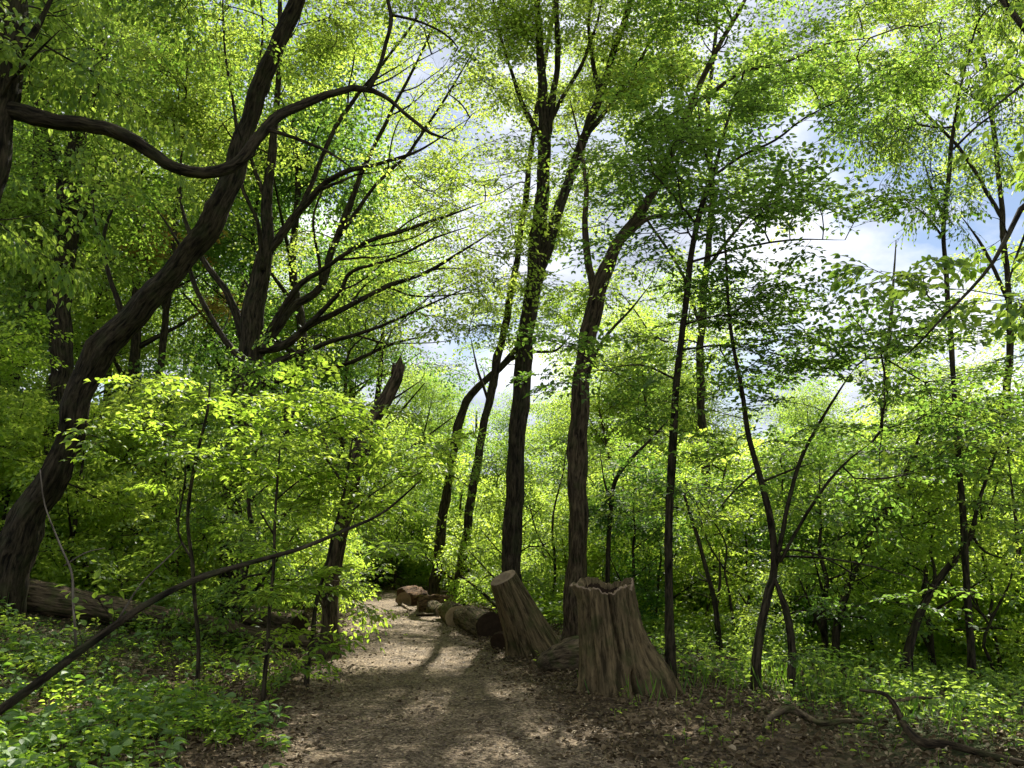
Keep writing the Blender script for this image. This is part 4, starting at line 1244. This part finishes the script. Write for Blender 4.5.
def log(name, label, pts, rads, mat='wood_log', end='cut_dark', sides=28, rough=.12, cat='log', hollow=False, group=None, stubs=()):
    """log lying on the ground; pts world, first end faces the viewer"""
    pts = np.array(pts, float)
    c = pts[0].copy()
    sp, sr = smooth_poly(pts, rads, .08)
    root = empty(name, (c[0], c[1], gz(c[0], c[1])), label, cat, group)
    org = np.array(root.location)
    a = Acc()
    a.tube(sp - org, sr, sides, 0, rough=rough, wob=.06, seed=rng.integers(0, 99), cap=True, capmi=0)
    for (t, dx, dy, dz, r) in stubs:
        i = int(t * (len(sp) - 1))
        q, qr = smooth_poly([sp[i] - org, sp[i] - org + np.array([dx, dy, dz]) * .5 + np.array([0, 0, .02]), sp[i] - org + np.array([dx, dy, dz])], [r, r * .8, r * .5], .06)
        a.tube(q, qr, 10, 0, rough=.15, seed=3)
    link('bark', a.build('bark', [M[mat]]), root)
    # sawn end face set proud of the tube end
    T = sp[0] - sp[1]; T /= np.linalg.norm(T)
    if end is None:
        return root
    r = sr[0] * (1 if end != 'cut_grey' else .86)
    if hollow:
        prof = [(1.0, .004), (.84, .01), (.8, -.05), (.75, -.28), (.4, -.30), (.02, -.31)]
    else:
        prof = [(.97, .004), (.9, .012), (.6, .010), (.3, .006), (.02, .0)]
    ref = np.array([0, 0, 1.0]); u = np.cross(T, ref); u /= np.linalg.norm(u); w = np.cross(u, T)
    an = np.linspace(0, 2 * math.pi, 40, endpoint=False)
    V = []
    for (k, dz) in prof:
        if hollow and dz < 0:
            dz = max(dz, .003)  # no real depth: the hollow's shade is only the dark end colour
        rr = r * k * (1 + .03 * np.sin(an * 3 + 1) + .02 * np.sin(an * 8))
        V.append((sp[0] - org) + T * (dz + .003) + rr[:, None] * (np.cos(an)[:, None] * u + np.sin(an)[:, None] * w))
    ns = 40; i = np.arange(len(V) - 1)[:, None] * ns; j = np.arange(ns)[None]; j2 = (j + 1) % ns
    F = np.stack([i + j, i + j2, i + ns + j2, i + ns + j], -1).reshape(-1, 4)
    link('end_face', make_mesh('end_face', np.concatenate(V), F, [M[end]], None, False), root)
    return root


def gp(px, py, r=0.0, lift=.75):
    """a point lying on the ground seen at px,py, centre lifted by r"""
    g = G(px, py)
    return np.array([g[0], g[1], g[2] + r * lift])


# row of logs along the right edge of the path
q = gp(552, 671, .24)
log('short_log', 'short split mossy log lying between the slanted and hollow stumps', [q + np.array([-.2, -.06, -.1]), q + np.array([-.1, -.03, -.06]), q + np.array([.05, .0, -.02]), q + np.array([.42, .12, .0]), q + np.array([1.0, .25, -.02])], [.05, .13, .19, .25, .27], 'wood_log', None, rough=.2)
q = gp(490, 638, .26)
log('hollow_log', 'barrel sized log with a flat black disc for its shaded hollow end facing the path', [q, q + np.array([-.30, 1.0, .0]), q + np.array([-.62, 2.2, .0])], [.27, .27, .25], 'wood_log', 'cut_dark', hollow=True)
q = gp(499, 650, .15)
log('small_log', 'small round log with a dark end tucked below the hollow log', [q, q + np.array([.22, .5, .02]), q + np.array([.4, .9, .04])], [.155, .15, .14], 'wood_log', 'cut_dark')
q = gp(457, 626, .22)
log('sawn_log', 'log with a pale yellow sawn end beside the path edge', [q, q + np.array([-.1, .8, .0]), q + np.array([-.35, 1.9, .0])], [.26, .25, .23], 'wood_log', 'cut_pale')
q = gp(441, 616, .16)
log('mossy_log', 'thin mossy log lying end to end with the pale sawn one', [q, q + np.array([-.25, .8, .0]), q + np.array([-.6, 2.4, .0])], [.17, .18, .16], 'wood_log', 'cut_grey', rough=.18)
q = gp(418, 612, .16)
log('rotten_log', 'crumbling reddish brown log at the bend of the path', [q, q + np.array([.5, .1, .02]), q + np.array([1.1, .0, -.03])], [.2, .27, .2], 'wood_rot', 'cut_grey', rough=.3)
q = gp(404, 606, .2)
log('rotten_log', 'upright crumbling reddish chunk of log left of the rotten log', [q, q + np.array([.25, .6, .1]), q + np.array([.3, 1.0, .1])], [.3, .3, .2], 'wood_rot', 'cut_grey', rough=.3)


def stick(name, label, pts, rads, mat='bark_dark', sides=8, cat='branch', subs=(), wob=.4):
    pts = np.array(pts, float)
    sp, sr = smooth_poly(pts, rads, .06)
    a = Acc()
    org = sp[0].copy()
    a.tube(sp - org, sr, sides, 0, rough=.12, wob=wob, seed=rng.integers(0, 99))
    for s, rr in subs:
        q, qr = smooth_poly(np.array(s), rr, .05)
        a.tube(q - org, qr, 6, 0, rough=.1, wob=wob, seed=rng.integers(0, 99))
    o = link(name, a.build(name, [M[mat]]), None, org)
    return tag(o, label, cat)


def gpts(lst):
    return [gp(px, py, 0) + np.array([0, 0, dz]) for px, py, dz in lst]


stick('fallen_stick', 'thin dark stick lying beside the pale sawn log at the path edge', gpts([(416, 617, .04), (436, 616, .06), (455, 609, .08)]), [.035, .04, .03], 'bark_brown')
stick('fallen_stick', 'short pale stick pointing at the path from the rotten log', gpts([(411, 612, .03), (402, 606, .05), (398, 602, .07)]), [.04, .045, .03], 'wood_pale')
p0 = gp(496, 622, 0)
stick('dead_branch', 'dark dead branch propped up behind the hollow log', [p0 + np.array([.1, 1.2, .15]), p0 + np.array([-.35, 1.5, .55]), p0 + np.array([-.9, 1.7, .95])], [.05, .04, .02])
stick('dead_branch', 'pale twisting root like branch lying on bare ground right of the hollow stump',
      gpts([(764, 735, .04), (772, 724, .07), (790, 718, .08), (806, 722, .05), (822, 730, .06), (850, 727, .05), (885, 730, .03)]), [.02, .032, .04, .03, .026, .022, .015], 'wood_log', 10)
g0 = gpts([(892, 722, .16), (905, 738, .12), (922, 750, .06), (950, 752, .06), (990, 762, .05), (1030, 770, .04)])
stick('dead_branch', 'dark forked branch lying on the ground at the lower right corner', g0, [.022, .03, .04, .032, .028, .02], 'bark_brown', 10,
      subs=[([g0[1], g0[1] + np.array([-.1, .05, .22]), g0[1] + np.array([-.32, .1, .26])], [.03, .02, .012]), ([g0[0], g0[0] + np.array([.25, .1, .03]), g0[0] + np.array([.5, .2, .02])], [.025, .02, .01])])
stick('fallen_log', 'dark fallen log lying low behind the twin stemmed tree', [P(765, 668, 12.5)[0], P(785, 664, 12.8)[0], P(810, 666, 13)[0], P(838, 671, 13.2)[0], P(868, 680, 13.4)[0]], [.09, .1, .1, .09, .07], 'bark_dark', 12, 'fallen trunk')
p0 = P(800, 450, 9)[0]

# fallen logs on the left
def dlog(px, py, d, r):
    p, _ = P(px, py, d)
    return p


pts = []
for px, py, d in ((330, 648, 13.2), (275, 640, 13.2), (215, 626, 13.0), (150, 612, 12.8), (90, 602, 12.6), (30, 594, 12.4), (-60, 580, 12.2)):
    p, t = P(px, py, d)
    z = gz(p[0], p[1]) + .2
    p[2] = z * .6 + p[2] * .4
    pts.append(p)
log('fallen_log', 'long grey fallen trunk lying across the left behind the green plants', pts, [.08, .13, .18, .20, .22, .23, .25], 'wood_log', 'cut_grey', 24, .12, 'fallen trunk')
p, t = P(300, 618, 14.6); z = gz(p[0], p[1])
log('fallen_log', 'short fallen log with a dark broken end near the left path edge', [np.array([p[0], p[1], z + .2]), np.array([p[0] - .7, p[1] + .3, z + .3]), np.array([p[0] - 1.6, p[1] + .7, z + .42])], [.26, .22, .2], 'wood_log', 'cut_dark', 20, .2, 'fallen trunk')
p, t = P(120, 572, 16.5); z = gz(p[0], p[1])
log('fallen_log', 'mossy fallen trunk higher up the shaded slope at left', [np.array([p[0] + 1.8, p[1] - .2, gz(p[0] + 1.8, p[1]) + .18]), np.array([p[0], p[1], z + .2]), np.array([p[0] - 2.2, p[1] + .3, gz(p[0] - 2.2, p[1]) + .2])], [.17, .2, .24], 'wood_log', 'cut_dark', 20, .2, 'fallen trunk')


# bent foreground branch with its thin shoots
def bent_branch():
    spec = [(-90, 775, 15, 4.6), (-40, 738, 14, 4.7), (0, 708, 13, 4.8), (50, 672, 12, 4.9), (100, 636, 10.5, 5.1), (145, 605, 9, 5.3), (190, 583, 8, 5.5), (245, 565, 7, 5.7), (300, 548, 6, 5.9), (345, 530, 5, 6.1), (378, 515, 4, 6.3), (402, 497, 3, 6.4), (421, 480, 2, 6.5)]
    pts, rad = px_limb(spec, 5)
    rad = rad * .72
    gb = np.array([pts[0][0] - .7, pts[0][1] - .3, gz(pts[0][0] - .7, pts[0][1] - .3) - .05])
    pts = np.vstack([[gb], pts]); rad = np.concatenate([[rad[0] * 1.1], rad])
    sp, sr = smooth_poly(pts, rad, .05)
    org = np.array([gb[0], gb[1], gz(gb[0], gb[1])])
    root = empty('bent_branch', org, 'long thin dark branch arching up from the lower left corner over the green plants', 'branch')
    a = Acc(); a.tube(sp - org, sr, 12, 0, rough=.1, wob=.5, seed=5)
    link('stem', a.build('stem', [M['bark_dark']]), root)
    shoots = [([(76, 645, 4.5, 5.0), (73, 600, 4, 5.0), (71, 572, 3.5, 5.0), (60, 545, 3, 5.0), (45, 505, 2.5, 5.0), (40, 470, 2, 5.0)], 'wood_pale'),
              ([(118, 620, 3.5, 5.1), (140, 585, 3, 5.15), (165, 560, 2.5, 5.2), (183, 543, 1.6, 5.2)], 'wood_pale'),
              ([(64, 566, 2.2, 5.0), (85, 553, 2, 5.0), (105, 548, 1.2, 5.0)], 'wood_pale')]
    T = []
    for s, mt in shoots:
        p, r = px_limb(s, 5)
        r = r * .6
        q, qr = smooth_poly(p, r, .04)
        a = Acc(); a.tube(q - org, qr, 8, 0, rough=.08, wob=.6, seed=int(rng.integers(0, 50)))
        link('shoot', a.build('shoot', [M['twig_pale']]), root)
    a = Acc()
    tg = []
    for px, py, d, n in ((95, 598, 5.05, 3), (125, 592, 5.1, 3), (75, 590, 5, 2), (128, 640, 5.1, 2), (330, 535, 6, 2), (75, 625, 5, 2)):
        for _ in range(n):
            tg.append(P(px + random.gauss(0, 8), py + random.gauss(0, 8), d + random.gauss(0, .08))[0])
    tg = np.array(tg)
    dirs = connect(sp[10:], None, tg, a, 1, .0018, .1)
    th = rng.uniform(0, 6.28, len(tg))
    out = dirs / (np.linalg.norm(dirs, axis=1)[:, None] + 1e-9) * .4 + np.stack([np.cos(th), np.sin(th), 0 * th], -1)
    m = len(tg)
    for k in range(3):
        a.leaves(tg + rng.normal(0, .02, (m, 3)), out + rng.normal(0, .5, (m, 3)), np.array([0, 0, 1.0]) + rng.normal(0, .35, (m, 3)), rng.uniform(.04, .075, m), rng.uniform(.4, 1, m), 0, 10, .66)
    a.v = [x - org for x in a.v]
    link('foliage', a.build('foliage', [M['leaf_low'], M['bark_dark']], True), root)


bent_branch()


# ================================================================== BACKGROUND WOOD
def template_tree(kind, seed, h, spread, leaf, nsp, mat, bark, tpl='far', lk=4, low=.3, spray=.9):
    g = random.Random(seed)
    T = Acc()
    pts = [np.array([0, 0, -.3])]
    lean = np.array([g.uniform(-.12, .12), g.uniform(-.12, .12)])
    for i in range(1, 8):
        z = h * .92 * i / 7
        pts.append(np.array([lean[0] * z + g.gauss(0, .02 * h * .5), lean[1] * z + g.gauss(0, .02 * h * .5), z]))
    r0 = h * .011 + .02
    rad = [r0 * (1.1 - .95 * i / 7) for i in range(8)]
    sp, sr = smooth_poly(pts, rad, h / 40)
    T.tube(sp, sr, 8, 0, rough=.1, flare=.5, seed=seed)
    nodes = [sp[int(len(sp) * low * .8):]]
    nl = 7 if kind == 'tree' else 4
    for k in range(nl):
        t = low + (.9 - low) * (k + .5) / nl
        i = int(t * (len(sp) - 1))
        th = g.uniform(0, 6.28)
        L = spread * g.uniform(.6, 1.0) * (1.15 - .6 * t)
        q, qr = smooth_poly([sp[i], sp[i] + np.array([math.cos(th) * L * .5, math.sin(th) * L * .5, L * .35]), sp[i] + np.array([math.cos(th) * L, math.sin(th) * L, L * .75])], [sr[i] * .6, sr[i] * .35, sr[i] * .12 + .003], .3)
        T.tube(q, qr, 6, 0, wob=.2, seed=k)
        nodes.append(q)
    tm = T.build('trunk', [M[bark]])
    nodes = np.concatenate(nodes)
    # leaf clumps
    cl = []
    nc = 16 if kind == 'tree' else 9
    for k in range(nc):
        t = g.uniform(low, 1.0)
        th = g.uniform(0, 6.28)
        rr = spread * math.sqrt(g.uniform(.05, 1)) * (1.0 - .5 * max(0, t - .5) * 2 * .7)
        c = np.array([lean[0] * h * t + math.cos(th) * rr * .8, lean[1] * h * t + math.sin(th) * rr * .8, h * t])
        cr = spread * g.uniform(.28, .5)
        cl.append(clump_points(c, np.array([cr, cr, cr * .55]), nsp // nc))
    Tg = np.concatenate(cl)
    Tg[:, 2] = np.maximum(Tg[:, 2], .25)
    a = Acc()
    dirs = connect(nodes, None, Tg, a, 1, .004, .1)
    out = dirs / (np.linalg.norm(dirs, axis=1)[:, None] + 1e-9) + rng.normal(0, .3, dirs.shape)
    out[:, 2] *= .5
    tc = np.clip(.45 + .3 * vnoise(Tg, .9, seed) + rng.normal(0, .1, len(Tg)), 0, 1)
    for q in range(2):
        put_sprays(a, Tg, out if q == 0 else np.stack([-out[:, 1], out[:, 0], out[:, 2]], -1) + rng.normal(0, .4, out.shape), spray, leaf, tpl, 0, 1, lk, tw_r=.005, tintc=tc, twigs=False, tilt=.4)
    cm = a.build('crown', [M[mat], M[bark]], True)
    return tm, cm


TT = [template_tree('tree', 1, 15, 3.4, .13, 620, 'leaf_mid', 'bark_dark'),
      template_tree('tree', 2, 13, 3.0, .12, 560, 'leaf_elm', 'bark_brown'),
      template_tree('tree', 3, 17, 3.6, .13, 640, 'leaf_dark', 'bark_dark'),
      template_tree('tree', 4, 12, 2.6, .12, 480, 'leaf_mid', 'bark_grey', low=.45)]
TS = [template_tree('shrub', 11, 3.2, 1.5, .08, 210, 'leaf_low', 'bark_dark', 'std', 4, .15, .42),
      template_tree('shrub', 12, 4.2, 1.7, .08, 240, 'leaf_mid', 'bark_dark', 'std', 4, .12, .45),
      template_tree('shrub', 13, 2.4, 1.4, .075, 190, 'leaf_elm', 'bark_brown', 'std', 4, .1, .4),
      template_tree('shrub', 14, 3.6, 1.6, .085, 260, 'leaf_dark', 'bark_dark', 'flat', 4, .15, .45)]

REG = {}


def place(kind, tpls, x, y, s, label, group, cat, which=None, sz=None):
    k = which if which is not None else random.randrange(len(tpls))
    tm, cm = tpls[k]
    r = empty(kind, (x, y, gz(min(max(x, -40), 40), min(y, 60)) - .05), label, cat, group)
    r.rotation_euler = (0, 0, random.uniform(0, 6.28))
    r.scale = (s, s, s * (sz or random.uniform(.9, 1.12)))
    link('trunk', tm, r)
    link('crown', cm, r)
    return r


def scatter_things(n, region, mind, seed, tries=4000):
    g = random.Random(seed)
    pts = []
    for _ in range(tries):
        if len(pts) >= n:
            break
        x0, x1, y0, y1 = region
        y = g.uniform(y0, y1)
        x = g.uniform(x0, x1)
        if abs(x) > .72 * y + 3:
            continue
        off = x - float(path_cx(y))
        if y < 30 and abs(off) < 2.2:
            continue
        if all((x - a) ** 2 + (y - b) ** 2 > mind ** 2 for a, b in pts):
            pts.append((x, y))
    return pts


# tall trees on the left slope and straight ahead
for x, y in scatter_things(26, (-30, -5, 20, 40), 3.3, 5):
    if x > -11 and y < 25:
        continue
    place('woodland_tree', TT, x, y, random.uniform(.95, 1.25), 'tall leafy tree deep in the dense wood on the left slope', 'trees deep in the wood on the left slope', 'tree', random.choice((0, 0, 2, 2, 1, 3)))
for x, y in scatter_things(24, (-12, 9, 31, 52), 3.0, 6):
    if x < 2 and y < 42:
        continue
    place('woodland_tree', TT, x, y, random.uniform(.75, 1.0), 'leafy tree far behind the bend of the path', 'trees far behind the bend of the path', 'tree', random.choice((1, 1, 0, 3)))
for x, y in scatter_things(34, (5, 40, 24, 56), 3.4, 7):
    if x < 15 and y < 32:
        continue
    place('woodland_tree', TT, x, y, (.84 if x > 8 else .9) * random.uniform(.85, 1.1), 'leafy tree far across the valley on the right', 'trees across the valley on the right', 'tree', random.choice((1, 1, 0, 3)))
# shrubs
for x, y in scatter_things(48, (-24, -4.2, 13.5, 30), 1.6, 8):
    place('understory_shrub', TS, x, y, random.uniform(.8, 1.3), 'leafy green shrub on the shaded left slope', 'shrubs on the shaded left slope', 'shrub', random.choice((1, 0, 0, 2, 3)))
for x, y in scatter_things(40, (-6, 6, 20, 38), 1.7, 9):
    place('understory_shrub', TS, x, y, random.uniform(.85, 1.35), 'bright green shrub behind the logs and the two straight trunks', 'shrubs behind the row of logs', 'shrub', random.choice((0, 1, 2)))
for x, y in scatter_things(16, (-14, -2, 30, 40), 2.0, 19):
    place('understory_shrub', TS, x, y, random.uniform(1.0, 1.6), 'green shrub closing the view where the path bends away', 'shrubs where the path bends away', 'shrub', random.choice((0, 1, 2)))
for x, y in scatter_things(75, (2.2, 24, 13.2, 30), 1.5, 10):
    if x < 3.5 and y < 15.5:
        continue
    place('understory_shrub', TS, x, y, random.uniform(.8, 1.3), 'bright green shrub in the thicket filling the valley on the right', 'shrubs in the thicket on the right', 'shrub', random.choice((0, 0, 1, 2, 3)))


# far off wood reading as one mass
def far_wood():
    a = Acc()
    n = 2600
    th = rng.uniform(R(-52), R(52), n)
    d = rng.uniform(62, 78, n)
    x = np.sin(th) * d; y = np.cos(th) * d
    top = np.where(th < 0, 17, 10.5) + 2.5 * np.sin(th * 17) + 1.5 * np.sin(th * 41)
    z = rng.uniform(-4, 1, n) + rng.uniform(0, 1, n) ** .8 * top
    c = np.stack([x, y, z], -1)
    o = rng.normal(0, 1, (n, 3)); o[:, 2] *= .4
    put_sprays(a, c, o, 2.2, .42, 'far', 0, 1, 4, twigs=False, tilt=.6)
    # trunks
    m = 90
    th = rng.uniform(R(-50), R(50), m); d = rng.uniform(62, 75, m)
    b = np.stack([np.sin(th) * d, np.cos(th) * d, np.full(m, -4.0)], -1)
    t = b + np.stack([rng.normal(0, .6, m), rng.normal(0, .6, m), np.where(th < 0, 17, 12.0)], -1)
    a.segs(b, t, .22, .08, 1, 6)
    tag(link('far_woodland', a.build('far_woodland', [M['leaf_mid'], M['bark_dark']], True)), 'distant green wood closing the view behind all the trees', 'woodland', None, 'stuff')


far_wood()

# ================================================================== LIGHT, SKY, CAMERA
w = bpy.data.worlds.new('World')
scene.world = w
w.use_nodes = True
nt = w.node_tree
nt.nodes.clear()
n = N(nt)
sky = n('ShaderNodeTexSky', sky_type='NISHITA')
sky.sun_disc = False
sky.sun_elevation = SUN_EL
sky.sun_rotation = SUN_AZ
sky.air_density = 1.0; sky.dust_density = .6; sky.ozone_density = 1.5
tc = n('ShaderNodeTexCoord')
mp = n('ShaderNodeMapping', {'Vector': tc.outputs['Generated'], 'Location': (.35, .1, .0), 'Scale': (1, 1, 1.7)})
no = n('ShaderNodeTexNoise', {'Vector': mp.outputs[0], 'Scale': 3.1, 'Detail': 9, 'Roughness': .55, 'Distortion': .3})
cov = ramp(n, no.outputs['Fac'], [(.36, (0, 0, 0)), (.50, (1, 1, 1))])
no2 = n('ShaderNodeTexNoise', {'Vector': mp.outputs[0], 'Scale': 5.0, 'Detail': 6, 'Roughness': .55})
cc = ramp(n, no2.outputs['Fac'], [(.36, (4.6, 5.1, 6.2)), (.52, (8, 8.4, 9.4)), (.66, (11, 11.2, 11.5))])
mx = n('ShaderNodeMix', {}, data_type='RGBA')
nt.links.new(cov, mx.inputs[0]); nt.links.new(sky.outputs[0], mx.inputs[6]); nt.links.new(cc, mx.inputs[7])
bg = n('ShaderNodeBackground', {'Color': mx.outputs[2], 'Strength': .047})
n('ShaderNodeOutputWorld', {'Surface': bg.outputs[0]})

sl = bpy.data.lights.new('sun', 'SUN')
sl.energy = 5.0
sl.angle = R(.53)
sl.color = (1, .955, .86)
so = bpy.data.objects.new('sun', sl)
COL.objects.link(so)
# lamp looks along -Z; sun stands ahead and slightly right, high
from mathutils import Vector
sd = Vector((math.sin(SUN_AZ) * math.cos(SUN_EL), math.cos(SUN_AZ) * math.cos(SUN_EL), math.sin(SUN_EL)))
so.rotation_euler = sd.to_track_quat('Z', 'Y').to_euler()

cam = bpy.data.cameras.new('camera')
cam.lens = 36 * FPX / W
cam.sensor_width = 36
cam.clip_end = 2000
cam.clip_start = .05
co = bpy.data.objects.new('camera', cam)
COL.objects.link(co)
co.location = (0, 0, CAMZ)
co.rotation_euler = (R(90) + PITCH, 0, 0)
scene.camera = co

scene.view_settings.view_transform = 'Standard'
scene.view_settings.look = 'None'
scene.view_settings.exposure = 1.52
scene.view_settings.gamma = 1
scene.view_settings.use_curve_mapping = False
scene.render.engine = 'CYCLES'
cy = scene.cycles
cy.max_bounces = 8
cy.diffuse_bounces = 5
cy.transmission_bounces = 5
cy.glossy_bounces = 2
cy.transparent_max_bounces = 4
cy.caustics_reflective = False
cy.caustics_refractive = False
cy.sample_clamp_indirect = 6
cy.use_adaptive_sampling = True
cy.adaptive_threshold = .02
cy.use_denoising = True
scene.render.use_persistent_data = False
